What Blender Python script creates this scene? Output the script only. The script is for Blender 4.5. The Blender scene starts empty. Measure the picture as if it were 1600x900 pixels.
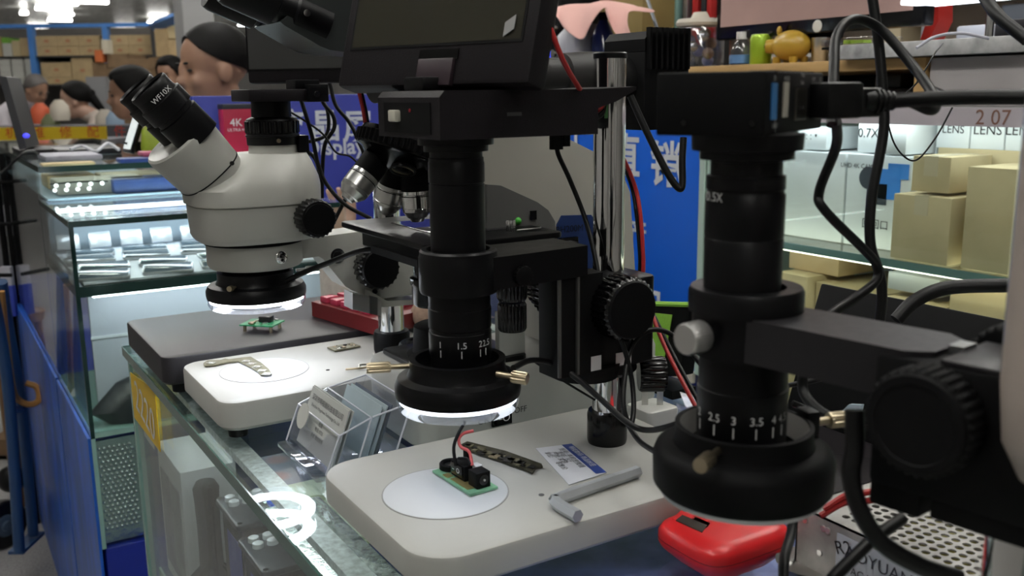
import bpy, bmesh, math, random
from mathutils import Vector, Matrix
random.seed(7)
ZC = 0.95                      # height of the glass counter top above the floor; all z below are measured from that top
V = Vector
# ------------------------------------------------------------------ camera
FPX = 1500.0
PITCH, AZ, ROLL = math.radians(11.5), math.radians(31.5), math.radians(0.7)
CAM = V((0, 0, 0.34))
F_ = V((math.sin(AZ), math.cos(AZ), 0)); R_ = V((math.cos(AZ), -math.sin(AZ), 0)); U_ = V((0, 0, 1))
FW = F_*math.cos(PITCH) - U_*math.sin(PITCH); UP0 = F_*math.sin(PITCH) + U_*math.cos(PITCH)
RR = R_*math.cos(ROLL) - UP0*math.sin(ROLL); UU = UP0*math.cos(ROLL) + R_*math.sin(ROLL)
sc = bpy.context.scene
col = sc.collection
cd = bpy.data.cameras.new('camera'); cam = bpy.data.objects.new('camera', cd); col.objects.link(cam)
cd.sensor_width = 36; cd.lens = 36*FPX/1600; cd.clip_start = 0.02; cd.clip_end = 100
cam.matrix_world = Matrix(((RR.x, UU.x, -FW.x, CAM.x), (RR.y, UU.y, -FW.y, CAM.y), (RR.z, UU.z, -FW.z, CAM.z+ZC), (0, 0, 0, 1)))
cd.dof.use_dof = True; cd.dof.focus_distance = 0.9; cd.dof.aperture_fstop = 11
sc.camera = cam
# ------------------------------------------------------------------ world, exposure
w = bpy.data.worlds.new('world'); sc.world = w; w.use_nodes = True
w.node_tree.nodes['Background'].inputs[0].default_value = (0.75, 0.8, 0.85, 1)
w.node_tree.nodes['Background'].inputs[1].default_value = 0.3
sc.view_settings.view_transform = 'Standard'; sc.view_settings.look = 'None'
sc.view_settings.gamma = 1; sc.view_settings.use_curve_mapping = False
sc.view_settings.exposure = -0.55
sc.cycles.transparent_max_bounces = 16; sc.cycles.max_bounces = 7; sc.cycles.diffuse_bounces = 3; sc.cycles.glossy_bounces = 4
LAMP = 34.0                    # ceiling tube strength

# ------------------------------------------------------------------ measuring helpers: a photo pixel met with a plane of the place
def ray(x, y): return FW + RR*((x-800)/FPX) - UU*((y-450)/FPX)
def PZ(x, y, z): r = ray(x, y); return CAM + r*((z-CAM.z)/r.z)
def PY(x, y, v): r = ray(x, y); return CAM + r*(v/r.y)
def PX(x, y, v): r = ray(x, y); return CAM + r*(v/r.x)
def PD(x, y, d): return CAM + ray(x, y)*d

# ------------------------------------------------------------------ geometry collector
def basis(axis):
    a = V(axis).normalized()
    t = V((0, 0, 1)) if abs(a.z) < .9 else V((1, 0, 0))
    u = a.cross(t).normalized(); v = a.cross(u)
    return a, u, v
def rrect(x0, x1, y0, y1, r, n=6):
    L = []
    for cx, cy, a0 in ((x1-r, y1-r, 0), (x0+r, y1-r, 90), (x0+r, y0+r, 180), (x1-r, y0+r, 270)):
        for k in range(n+1):
            a = math.radians(a0+90*k/n); L.append((cx+r*math.cos(a), cy+r*math.sin(a)))
    return L
def crom(pts, sub):
    pts = [V(p) for p in pts]
    if len(pts) < 3: return pts
    P = [pts[0]*2-pts[1]] + pts + [pts[-1]*2-pts[-2]]; out = []
    for i in range(1, len(P)-2):
        a, b, c, d = P[i-1:i+3]
        for k in range(sub):
            t = k/sub
            out.append(.5*((2*b)+(c-a)*t+(2*a-5*b+4*c-d)*t*t+(3*b-a-3*c+d)*t**3))
    out.append(pts[-1]); return out
class G:
    def __init__(s): s.v = []; s.f = []
    def add(s, vs, fs, M=None):
        o = len(s.v)
        s.v += [ (M @ V(p)) if M is not None else V(p) for p in vs]
        s.f += [tuple(o+i for i in f) for f in fs]; return s
    def loft(s, loops, cap=True):
        n = len(loops[0]); vs = [p for L in loops for p in L]; fs = []
        for k in range(len(loops)-1):
            for i in range(n):
                j = (i+1) % n; fs.append((k*n+i, k*n+j, (k+1)*n+j, (k+1)*n+i))
        if cap: fs += [tuple(reversed(range(n))), tuple(range((len(loops)-1)*n, len(loops)*n))]
        return s.add(vs, fs)
    def box(s, x0, x1, y0, y1, z0, z1, bev=0.0, M=None):
        x0, x1 = min(x0, x1), max(x0, x1); y0, y1 = min(y0, y1), max(y0, y1); z0, z1 = min(z0, z1), max(z0, z1)
        vs = [(x0,y0,z0),(x1,y0,z0),(x1,y1,z0),(x0,y1,z0),(x0,y0,z1),(x1,y0,z1),(x1,y1,z1),(x0,y1,z1)]
        fs = [(0,3,2,1),(4,5,6,7),(0,1,5,4),(1,2,6,5),(2,3,7,6),(3,0,4,7)]
        if bev > 0:
            bm = bmesh.new(); vv = [bm.verts.new(p) for p in vs]
            for f in fs: bm.faces.new([vv[i] for i in f])
            bmesh.ops.bevel(bm, geom=bm.edges[:], offset=min(bev, .45*min(x1-x0, y1-y0, z1-z0)), segments=2, affect='EDGES', profile=.5)
            bm.verts.index_update(); vs = [tuple(v.co) for v in bm.verts]; fs = [tuple(v.index for v in f.verts) for f in bm.faces]; bm.free()
        return s.add(vs, fs, M)
    def obox(s, c, e1, e2, e3, h, bev=0.0):         # oriented box: centre, three unit axes, half sizes
        M = Matrix.Identity(4)
        for i, e in enumerate((V(e1).normalized(), V(e2).normalized(), V(e3).normalized())):
            for j in range(3): M[j][i] = e[j]
        M.translation = V(c)
        return s.box(-h[0], h[0], -h[1], h[1], -h[2], h[2], bev, M)
    def slab(s, x0, x1, y0, y1, z0, z1, rc, bev=.003, n=6):
        loops = []
        for z, i in ((z0, bev), (z0+bev, 0), (z1-bev, 0), (z1-bev*.3, bev*.3), (z1, bev)):
            loops.append([(x, y, z) for x, y in rrect(x0+i, x1-i, y0+i, y1-i, max(rc-i, .0005), n)])
        return s.loft(loops)
    def lathe(s, p, axis, prof, n=32):              # prof: (distance along the axis, radius)
        a, u, v = basis(axis); p = V(p)
        return s.loft([[p+a*t+(u*math.cos(2*math.pi*k/n)+v*math.sin(2*math.pi*k/n))*max(r, 1e-5) for k in range(n)] for t, r in prof])
    def vl(s, x, y, prof, n=36): return s.lathe((x, y, 0), (0, 0, 1), prof, n)
    def ring(s, p, axis, prof, n=40):               # closed profile turned about the axis (a washer)
        a, u, v = basis(axis); p = V(p)
        L = [[p+a*t+(u*math.cos(2*math.pi*k/n)+v*math.sin(2*math.pi*k/n))*r for k in range(n)] for t, r in prof]
        return s.loft(L+[L[0]], cap=False)
    def cyl(s, p0, p1, r, r2=None, n=20):
        p0, p1 = V(p0), V(p1); L = (p1-p0).length
        return s.lathe(p0, p1-p0, [(0, r), (L, r if r2 is None else r2)], n)
    def knurl(s, p0, p1, r, ribs=28, d=.06):
        a, u, v = basis(V(p1)-V(p0)); L = (V(p1)-V(p0)).length; p = V(p0); n = ribs*4
        def loop(t, q, flat=False):
            return [p+a*t+(u*math.cos(2*math.pi*k/n)+v*math.sin(2*math.pi*k/n))*(q if flat or k % 4 < 2 else q*(1-d)) for k in range(n)]
        return s.loft([loop(0, r*.9, True), loop(L*.06, r*.97), loop(L*.1, r), loop(L*.9, r), loop(L*.94, r*.97), loop(L, r*.9, True)])
    def tube(s, pts, r, n=8, sub=8, r2=None):
        P = crom(pts, sub); loops = []; t0 = (P[1]-P[0]).normalized(); _, u, _v = basis(t0)
        for i, p in enumerate(P):
            t = (P[min(i+1, len(P)-1)]-P[max(i-1, 0)]).normalized()
            u = (u - t*u.dot(t)).normalized(); v = t.cross(u)
            q = r if r2 is None else r+(r2-r)*i/(len(P)-1)
            loops.append([p+(u*math.cos(2*math.pi*k/n)+v*math.sin(2*math.pi*k/n))*q for k in range(n)])
        return s.loft(loops)
    def prism(s, poly, vec):
        vec = V(vec); return s.loft([[V(p) for p in poly], [V(p)+vec for p in poly]])
    def ell(s, c, r, n=20, m=12):
        loops = []
        for i in range(m+1):
            t = math.pi*i/m; q = max(math.sin(t), .003)
            loops.append([(c[0]+r[0]*q*math.cos(2*math.pi*k/n), c[1]+r[1]*q*math.sin(2*math.pi*k/n), c[2]-r[2]*math.cos(t)) for k in range(n)])
        return s.loft(loops)
    def sup(s, levels, n=40, e=2.6):                # stacked super-ellipses: (z, cx, cy, rx, ry)
        loops = []
        for z, cx, cy, rx, ry in levels:
            L = []
            for k in range(n):
                a = 2*math.pi*k/n; c, q = math.cos(a), math.sin(a)
                L.append((cx+rx*math.copysign(abs(c)**(2/e), c), cy+ry*math.copysign(abs(q)**(2/e), q), z))
            loops.append(L)
        return s.loft(loops)
    def xf(s, M): s.v = [M @ p for p in s.v]; return s

# ------------------------------------------------------------------ objects
def mesh_of(name, g, mat, off, smooth=40):
    me = bpy.data.meshes.new(name)
    me.from_pydata([tuple(p-off) for p in g.v], [], g.f)
    bm = bmesh.new(); bm.from_mesh(me); bmesh.ops.recalc_face_normals(bm, faces=bm.faces[:]); bm.to_mesh(me); bm.free()
    if smooth:
        me.polygons.foreach_set('use_smooth', [True]*len(me.polygons)); me.set_sharp_from_angle(angle=math.radians(smooth))
    me.materials.append(mat); return me
def tag(o, label=None, cat=None, group=None, kind=None):
    for k, val in (('label', label), ('category', cat), ('group', group), ('kind', kind)):
        if val: o[k] = val
    return o
ORG = {}
def T(name, label, cat, loc, group=None):           # a thing: Empty at its base
    o = bpy.data.objects.new(name, None); col.objects.link(o); o.empty_display_size = .02
    loc = V(loc); o.location = loc+V((0, 0, ZC)); ORG[o.name] = loc
    return tag(o, label, cat, group)
def P(name, g, mat, parent, label=None, smooth=40, kind=None): # a part
    off = ORG[parent.name]
    o = bpy.data.objects.new(name, mesh_of(name, g, mat, off, smooth)); col.objects.link(o); o.parent = parent
    ORG[o.name] = off
    return tag(o, label, kind=kind)
def S(name, g, mat, label, cat, group=None, kind=None, smooth=40): # a thing of one mesh
    xs = [p.x for p in g.v]; ys = [p.y for p in g.v]; zs = [p.z for p in g.v]
    off = V(((min(xs)+max(xs))/2, (min(ys)+max(ys))/2, min(zs)))
    o = bpy.data.objects.new(name, mesh_of(name, g, mat, off, smooth)); col.objects.link(o)
    o.location = off+V((0, 0, ZC)); ORG[o.name] = off
    return tag(o, label, cat, group, kind)
def ST(name, g, mat): return S(name, g, mat, None, None, kind='structure')
def text_g(s, size, p, u, v, depth=.0002, align='CENTER', bold=0):     # lettering as thin relief: p centre, u reading direction, v up
    c = bpy.data.curves.new('txt', 'FONT'); c.body = s; c.size = size; c.align_x = align; c.align_y = 'CENTER'; c.resolution_u = 3; c.offset = bold*size
    o = bpy.data.objects.new('txt', c); col.objects.link(o)
    dg = bpy.context.evaluated_depsgraph_get(); me = bpy.data.meshes.new_from_object(o.evaluated_get(dg))
    u = V(u).normalized(); v = V(v); v = (v-u*v.dot(u)).normalized(); nrm = u.cross(v)
    g = G(); M = Matrix(((u.x, v.x, nrm.x, p[0]), (u.y, v.y, nrm.y, p[1]), (u.z, v.z, nrm.z, p[2]), (0, 0, 0, 1)))
    g.add([(q.co.x, q.co.y, depth) for q in me.vertices], [tuple(f.vertices) for f in me.polygons], M)
    bpy.data.objects.remove(o); bpy.data.curves.remove(c); bpy.data.meshes.remove(me)
    return g

# ------------------------------------------------------------------ materials
MATS = {}
def mat(name, c, rough=.5, metal=0, var=0, scale=40, bump=0, bscale=None, emit=0, ecol=None, coat=0, spec=.5, trans=0, stretch=None, rvar=0):
    if name in MATS: return MATS[name]
    m = bpy.data.materials.new(name); m.use_nodes = True; nt = m.node_tree; b = nt.nodes['Principled BSDF']
    c4 = (c[0], c[1], c[2], 1)
    b.inputs['Base Color'].default_value = c4; b.inputs['Roughness'].default_value = rough; b.inputs['Metallic'].default_value = metal
    b.inputs['Specular IOR Level'].default_value = spec; b.inputs['Coat Weight'].default_value = coat; b.inputs['Transmission Weight'].default_value = trans
    if emit: b.inputs['Emission Color'].default_value = (*(ecol or c), 1); b.inputs['Emission Strength'].default_value = emit
    if var or bump or rvar:
        tc = nt.nodes.new('ShaderNodeTexCoord'); mp = nt.nodes.new('ShaderNodeMapping'); nt.links.new(tc.outputs['Object'], mp.inputs[0])
        if stretch: mp.inputs['Scale'].default_value = stretch
        n = nt.nodes.new('ShaderNodeTexNoise'); n.inputs['Scale'].default_value = scale; n.inputs['Detail'].default_value = 5; nt.links.new(mp.outputs[0], n.inputs['Vector'])
        if var:
            r = nt.nodes.new('ShaderNodeMapRange'); r.inputs[1].default_value = .3; r.inputs[2].default_value = .7; r.inputs[3].default_value = 1-var; r.inputs[4].default_value = 1+var*.5
            nt.links.new(n.outputs['Fac'], r.inputs[0])
            mx = nt.nodes.new('ShaderNodeVectorMath'); mx.operation = 'SCALE'; mx.inputs[0].default_value = c; nt.links.new(r.outputs[0], mx.inputs['Scale']); nt.links.new(mx.outputs[0], b.inputs['Base Color'])
        if rvar:
            r = nt.nodes.new('ShaderNodeMapRange'); r.inputs[3].default_value = max(rough-rvar, .02); r.inputs[4].default_value = rough+rvar
            nt.links.new(n.outputs['Fac'], r.inputs[0]); nt.links.new(r.outputs[0], b.inputs['Roughness'])
        if bump:
            n2 = n
            if bscale: n2 = nt.nodes.new('ShaderNodeTexNoise'); n2.inputs['Scale'].default_value = bscale; n2.inputs['Detail'].default_value = 3; nt.links.new(mp.outputs[0], n2.inputs['Vector'])
            bp = nt.nodes.new('ShaderNodeBump'); bp.inputs['Strength'].default_value = bump; bp.inputs['Distance'].default_value = .001; nt.links.new(n2.outputs['Fac'], bp.inputs['Height']); nt.links.new(bp.outputs[0], b.inputs['Normal'])
    MATS[name] = m; return m
def glass(name, tint, refl=1.0, rough=.02, base=.03):          # thin clear sheet: transparent + mirror by angle
    if name in MATS: return MATS[name]
    m = bpy.data.materials.new(name); m.use_nodes = True; nt = m.node_tree; nt.nodes.remove(nt.nodes['Principled BSDF'])
    t = nt.nodes.new('ShaderNodeBsdfTransparent'); t.inputs[0].default_value = (*tint, 1)
    g = nt.nodes.new('ShaderNodeBsdfGlossy'); g.inputs['Roughness'].default_value = rough; g.inputs[0].default_value = (refl, refl, refl, 1)
    fr = nt.nodes.new('ShaderNodeLayerWeight'); fr.inputs[0].default_value = .5      # Schlick from the facing angle, the same from both sides
    pw = nt.nodes.new('ShaderNodeMath'); pw.operation = 'POWER'; pw.inputs[1].default_value = 5; nt.links.new(fr.outputs['Facing'], pw.inputs[0])
    ad = nt.nodes.new('ShaderNodeMath'); ad.operation = 'MULTIPLY_ADD'; ad.inputs[1].default_value = .9; ad.inputs[2].default_value = .025+base; nt.links.new(pw.outputs[0], ad.inputs[0])
    mx = nt.nodes.new('ShaderNodeMixShader'); nt.links.new(ad.outputs[0], mx.inputs[0]); nt.links.new(t.outputs[0], mx.inputs[1]); nt.links.new(g.outputs[0], mx.inputs[2])
    nt.links.new(mx.outputs[0], nt.nodes['Material Output'].inputs[0]); MATS[name] = m; return m
def spots(name, base, dots, scale, lo=.15, hi=.2, rough=.4, stretch=None, feature='F1'):  # printed blobs
    if name in MATS: return MATS[name]
    m = bpy.data.materials.new(name); m.use_nodes = True; nt = m.node_tree; b = nt.nodes['Principled BSDF']; b.inputs['Roughness'].default_value = rough
    tc = nt.nodes.new('ShaderNodeTexCoord'); mp = nt.nodes.new('ShaderNodeMapping'); nt.links.new(tc.outputs['Object'], mp.inputs[0])
    if stretch: mp.inputs['Scale'].default_value = stretch
    vo = nt.nodes.new('ShaderNodeTexVoronoi'); vo.inputs['Scale'].default_value = scale; nt.links.new(mp.outputs[0], vo.inputs['Vector'])
    cr = nt.nodes.new('ShaderNodeMapRange'); cr.inputs[1].default_value = lo; cr.inputs[2].default_value = hi; nt.links.new(vo.outputs['Distance'], cr.inputs[0])
    mx = nt.nodes.new('ShaderNodeMix'); mx.data_type = 'RGBA'; mx.inputs[6].default_value = (*dots, 1); mx.inputs[7].default_value = (*base, 1)
    nt.links.new(cr.outputs[0], mx.inputs[0]); nt.links.new(mx.outputs[2], b.inputs['Base Color']); MATS[name] = m; return m
BLK = mat('black_anodised', (.0030, .0030, .0038), .36, spec=.22, rvar=.08, scale=60)
BLKM = mat('black_matte', (.0035, .0035, .004), .6, spec=.14)
BLKG = mat('black_gloss', (.0025, .0025, .003), .16, spec=.4)
BLKP = mat('black_plastic', (.0105, .0085, .0105), .5, spec=.25, bump=.25, scale=900, var=.15)
RUB = mat('black_rubber', (.004, .004, .0045), .42, spec=.28)
WHT = mat('white_enamel', (.46, .46, .425), .38, var=.04, scale=12, bump=.03, bscale=700)
BASEW = mat('white_base_enamel', (.45, .45, .425), .42, var=.05, scale=9, bump=.04, bscale=500)
BHW = mat('ivory_enamel', (.50, .485, .43), .4, var=.05, scale=9)
DISC = mat('white_stage_disc', (.62, .64, .67), .35)
CHR = mat('polished_chrome', (.82, .82, .82), .07, 1)
STL = mat('brushed_steel', (.62, .62, .60), .28, 1, var=.15, scale=30)
BRS = mat('nickel_brass', (.55, .47, .33), .32, 1)
ALU = mat('aluminium', (.60, .59, .58), .35, .9)
INK = mat('white_print', (.75, .75, .75), .5)
INKD = mat('dark_print', (.02, .02, .025), .5)
GLS = glass('counter_glass', (.93, .97, .95), base=.0)
GLSC = glass('cabinet_glass', (.95, .98, .96), base=.0)
ACR = glass('clear_acrylic', (.93, .94, .97), base=.06)
GEDGE = mat('glass_edge_green', (.012, .045, .038), .12, spec=.7)
GEDGEL = mat('glass_edge_pale', (.25, .42, .38), .15, spec=.7)
LED = mat('led_white', (1, 1, 1), .5, emit=6, ecol=(.92, .97, 1))
LEDF = mat('led_bright', (1, 1, 1), .5, emit=34, ecol=(.97, .99, 1))
KRAFT = mat('kraft_card', (.50, .37, .20), .8, var=.12, scale=14)
KRAFT2 = mat('kraft_card_pale', (.56, .46, .27), .8, var=.1, scale=14)
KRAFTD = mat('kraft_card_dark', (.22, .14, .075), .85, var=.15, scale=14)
WCARD = mat('white_card', (.74, .78, .80), .55, var=.04, scale=8)
SKIN = mat('skin', (.36, .20, .13), .5, var=.08, scale=12)
SKINP = mat('skin_pale', (.50, .31, .23), .5, var=.08, scale=12)
HAIR = mat('black_hair', (.004, .0035, .0035), .6, spec=.15, bump=.5, scale=120, stretch=(1, 1, .15))
HAIRG = mat('grey_hair', (.10, .09, .085), .6, bump=.5, scale=120)
REDW = mat('red_wire', (.42, .02, .02), .4)

# ================================================================== THE SETTING
FLOORM = mat('speckled_floor', (.34, .33, .32), .45, var=.35, scale=160)
ST('floor', G().box(-3, 9, -3, 26, -ZC-.05, -ZC), FLOORM)
ST('ceiling', G().box(-3, 9, -3, 26, 1.9, 1.95), mat('ceiling_metal', (.80, .80, .76), .35, .2, var=.3, scale=6, stretch=(3, .25, 1)))
WALLM = mat('pale_wall', (.42, .41, .39), .8, var=.1, scale=3)
ST('wall_back', G().box(-3, 9, 26, 26.1, -ZC, 1.95), WALLM)
ST('wall_front', G().box(-3, 9, -3.1, -3, -ZC, 1.95), WALLM)
ST('wall_left', G().box(-3.1, -3, -3, 26, -ZC, 1.95), WALLM)
ST('wall_right', G().box(9, 9.1, -3, 26, -ZC, 1.95), WALLM)
c = PD(313, 60, 6.2)
ST('trim_1', G().box(c.x-.1, c.x+.1, c.y, c.y+.25, -ZC, 1.9, .01), mat('grey_column', (.33, .33, .33), .6))
def ceiling_lamp(x, y, L, label, group, along='y', em=LAMP):
    t = T('ceiling_light', label, 'light', (x, y, 1.9), group)
    a, b = (.09, L/2) if along == 'y' else (L/2, .09)
    P('housing', G().box(x-(.03 if along == 'y' else a), x+(.03 if along == 'y' else a), y-(b if along == 'y' else .03), y+(b if along == 'y' else .03), 1.80, 1.9, .005), mat('lamp_housing', (.8, .8, .8), .5), t)
    for s in (-1, 1):
        p0, p1 = ((x+s*.05, y-b*.96, 1.79), (x+s*.05, y+b*.96, 1.79)) if along == 'y' else ((x-a*.96, y+s*.05, 1.79), (x+a*.96, y+s*.05, 1.79))
        P('tube', G().cyl(p0, p1, .022, n=10), mat('lamp_tube', (1, 1, 1), .5, emit=em, ecol=(1, .985, .94)), t)
for k, (x, y) in enumerate(((-.35, .7), (-.35, 2.3), (1.0, 2.9), (1.0, .2), (2.4, 1.4), (-.6, -1.2))):
    ceiling_lamp(x, y, 1.3, 'twin tube ceiling light above the counters, out of view', 'overhead lights above the stall')
for k, (x, y) in enumerate(((.5, 5.2), (2.2, 5.4), (.4, 7.6), (2.4, 7.8), (4.6, 4.5), (3.6, 10.5))):
    ceiling_lamp(x, y, 1.3, 'twin tube ceiling light over the far aisle', 'overhead lights over the far aisle', 'x', LAMP*1.7)
for k, (px, py, d, L, lab) in enumerate(((83, 9, 17, .62, 'lower of two long glowing tube lights near top corner'), (92, 0, 15.5, .62, 'upper of two long glowing tube lights near top corner'),
                             (37, 16, 18.5, .14, 'short round glowing ceiling light beside the tube lights'), (108, 18, 18.5, .14, 'short glowing ceiling light under the long tube lights'), (345, 4, 14, .25, 'glowing ceiling light above the man behind the blue panel'))):
    p = PD(px, py, d); r = ray(px, py); t_ = (1.84-CAM.z)/r.z; p = CAM+r*t_ if t_ > 0 else p
    ceiling_lamp(p.x, min(p.y, 24), L*.9, lab, None, 'x', LAMP)

for y in (12.5, 16.5, 20.5, 24.0):
    for x in (2.6, 4.4, 6.2):
        ceiling_lamp(x, y, .42, 'small twin tube light in the far rows of the hall', 'far rows of ceiling lights', 'x')

# ================================================================== MAIN GLASS COUNTER
BLUEP = mat('blue_board', (.008, .035, .40), .35)
t = T('display_counter', 'long glass-topped display counter carrying the microscopes', 'counter', (.46, .55, -ZC))
CX0, CX1, CY0, CY1 = .214, .735, -.45, 1.39
P('glass_top', G().box(CX0, CX1, CY0, CY1, -.012, -.001), GLS, t)
P('top_edge', G().box(CX0-.0015, CX0, CY0, CY1, -.0125, 0).box(CX0, CX1, CY1, CY1+.0015, -.0125, 0), mat('glass_edge_mid', (.05, .12, .10), .12, spec=.8), t, 'dark green polished glass edge')
P('front_pane', G().box(CX0+.006, CX0+.012, CY0, CY1-.006, -.62, -.013), GLS, t)
P('end_pane', G().box(CX0+.012, CX1, CY1-.012, CY1-.006, -.62, -.013), GLS, t)
P('back_panel', G().box(CX1-.02, CX1, CY0, CY1, -.62, -.013), mat('white_laminate', (.6, .62, .65), .5), t)
P('glass_shelf', G().box(CX0+.02, CX1-.03, CY0, CY1-.02, -.34, -.332), GLS, t)
P('shelf_edge', G().box(CX0+.017, CX0+.02, CY0, CY1-.02, -.342, -.33), GEDGEL, t)
P('corner_strip', G().box(CX0+.004, CX0+.014, CY1-.014, CY1-.004, -.62, -.013), GEDGEL, t)
P('display_floor', G().box(CX0+.012, CX1-.02, CY0, CY1-.012, -.63, -.62), mat('pale_grey_board', (.52, .54, .56), .6), t)
P('cabinet_base', G().box(CX0+.006, CX1, CY0, CY1, -ZC, -.63, .004), BLUEP, t)
P('led_strip', G().box(CX0+.024, CX0+.043, CY0+.4, CY1-.05, -.021, -.013), mat('silver_led_strip', (.82, .84, .90), .3, .15, bump=1, scale=160, var=.35), t, 'silvery light strip under the front glass edge')
lg = G()
lg.box(CX0+.031, CX0+.039, CY0+.45, CY1-.06, -.0225, -.021)
P('led_chip', lg, mat('strip_glow', (1, 1, 1), .5, emit=26, ecol=(.9, .96, 1)), t, 'glowing light strip facing into the counter')
# yellow number sticker on the front pane
a, b, c_, d_ = (V((CX0+.0045, y, z)) for y, z in ((1.372, -.034), (1.372, -.100), (1.206, -.097), (1.206, -.016)))
stk = S('price_sticker', G().prism([a, b, c_, d_], (-.001, 0, 0)), mat('yellow_film', (.72, .47, .01), .4), 'yellow sticker with white number on the counter front glass', 'sticker')
g = text_g('2220', .062, (CX0+.0030, 1.285, -.066), (0, -1, -.12), (0, 0, 1)); P('number', g, INK, stk, smooth=0)
S('notice_paper', G().box(CX0+.015, CX0+.0156, 1.376, 1.31, -.13, -.02), mat('notice_paper', (.68, .68, .74), .6), 'white paper notice behind the yellow sticker', 'paper')
# things lying just under the glass
S('printed_sheet', G().slab(.275, .40, .74, .905, -.05, -.0492, .004, .0002), spots('camo_print', (.52, .58, .46), (.20, .24, .12), 34, .30, .36), 'printed sheet of olive blobs under the glass beside the card holder', 'paper')
S('glint_slab', G().slab(.245, .30, .66, .86, -.06, -.048, .004, .001), mat('glint_silver', (.75, .78, .74), .16, .7, bump=1, scale=220, var=.6), 'silver glitter for light reflected in the glass near its front edge', 'packet')  # glitter slab in place of the ring light's reflection in the glass top
S('photo_sheet', G().slab(.30, .46, .92, 1.06, -.075, -.0745, .003, .0002), spots('photo_print', (.18, .19, .28), (.35, .16, .18), 22, .2, .4), 'dark violet photo sheet under the glass below the far base', 'paper')
S('violet_film', G().slab(.31, .62, .40, .62, -.022, -.0215, .003, .0002), mat('violet_film', (.36, .40, .88), .25, var=.55, scale=18), 'blue violet printed sheet under the glass before the near base', 'paper')
# white carton, lens stand, remote and control units inside the counter
t = T('carton', 'white carton standing inside the counter below the yellow sticker', 'box', (.28, 1.295, -.332))
P('body', G().box(.243, .315, 1.225, 1.365, -.331, -.138, .001), WCARD, t)
P('lid_flap', G().box(.311, .315, 1.225, 1.365, -.138, -.05), WCARD, t)
P('open_end', G().box(.2415, .243, 1.24, 1.35, -.31, -.17), mat('grey_print', (.35, .36, .38), .6, var=.3, scale=20), t)
t = T('lens_stand', 'black bottle-shaped lens upright in front of white carton', 'lens', (.265, 1.185, -.332))
P('barrel', G().vl(.265, 1.185, [(-.255, .015), (-.20, .0145), (-.165, .0155), (-.148, .0165), (-.14, .012)]), BLKG, t)
P('foot', G().vl(.265, 1.185, [(-.331, .026), (-.30, .030), (-.27, .029), (-.255, .015)]), BLKG, t)
t = T('remote_control', 'black remote with red buttons leaning on the white carton', 'remote', (.315, 1.105, -.332))
P('body', G().obox((.325, 1.10, -.235), (0, 1, 0), (.25, 0, 1), (1, 0, -.25), (.024, .095, .005), .003), BLKP, t)
for i in range(2):
    for j in range(3):
        q = V((.342-.0085-.006*i*0, 1.112-.02*i, -.170-.021*j)) + V((-.004-.0045*j, 0, 0))
        P('button', G().ell(q, (.004, .0062, .0062), 12, 8), mat('red_button', (.65, .02, .03), .35), t)
def vga_unit(y, x, z0, label):
    t = T('control_unit', label, 'switch box', (x, y, -.332), 'control units inside the counter')
    P('casing', G().box(x-.036, x+.036, y-.04, y+.04, -.332, z0-.008, .002), BLKP, t)
    P('side_panel', G().box(x-.0365, x-.036, y-.035, y+.02, -.31, z0-.03).box(x-.03, x+.03, y-.0405, y-.04, -.31, z0-.02), mat('blue_panel', (.03, .05, .45), .35), t)
    P('face_plate', G().slab(x-.042, x+.042, y-.046, y+.046, z0-.008, z0, .006, .002), mat('dark_face', (.035, .038, .048), .3), t)
    for i in range(3):
        for j in range(2): P('button', G().vl(x-.028+.016*i, y+.030-.016*j, [(z0, .0062), (z0+.005, .0058), (z0+.006, .004)], 14), mat('pale_button', (.75, .78, .80), .3), t)
    s = P('video_socket', G().box(x+.000, x+.020, y-.03, y-.004, z0, z0+.004, .001), mat('chrome_socket', (.7, .7, .7), .15, 1), t)
    P('socket_core', G().box(x+.003, x+.017, y-.025, y-.009, z0+.004, z0+.008, .001), mat('blue_socket', (.03, .12, .75), .4), s)
    for dx, dy in ((.010, -.035), (.010, .001)): P('jack_screw', G().vl(x+dx, y+dy, [(z0, .003), (z0+.011, .003)], 6), CHR, t)
    for dx, dy in ((-.037, -.041), (.037, -.041), (-.037, .041), (.037, .041)): P('screw', G().vl(x+dx, y+dy, [(z0, .003), (z0+.001, .003)], 10), CHR, t)
vga_unit(1.045, .295, -.125, 'far one of two dark control units with white buttons')
vga_unit(.945, .292, -.135, 'near one of two dark control units with white buttons')
t = T('cooling_fan', 'dark framed square fan at the bottom edge inside counter', 'fan', (.29, .83, -.332))
P('frame', G().slab(.255, .33, .79, .86, -.19, -.165, .006, .002), BLKP, t)
P('grille_ring', G().ring((.292, .825, -.163), (0, 0, 1), [(0, .028), (.002, .030), (0, .032), (-.002, .030)]).ring((.292, .825, -.163), (0, 0, 1), [(0, .014), (.002, .016), (0, .018), (-.002, .016)]), CHR, t)
P('support_box', G().box(.26, .325, .795, .855, -.332, -.19), BLKM, t)
S('ring_collar', G().ring((.345, 1.045, -.118), (0, 0, 1), [(0, .018), (.004, .02), (0, .022), (-.012, .022), (-.012, .018)]).cyl((.345, 1.045, -.332), (.345, 1.045, -.13), .017), STL, 'steel ring collar between the remote and control units', 'ring')

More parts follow.
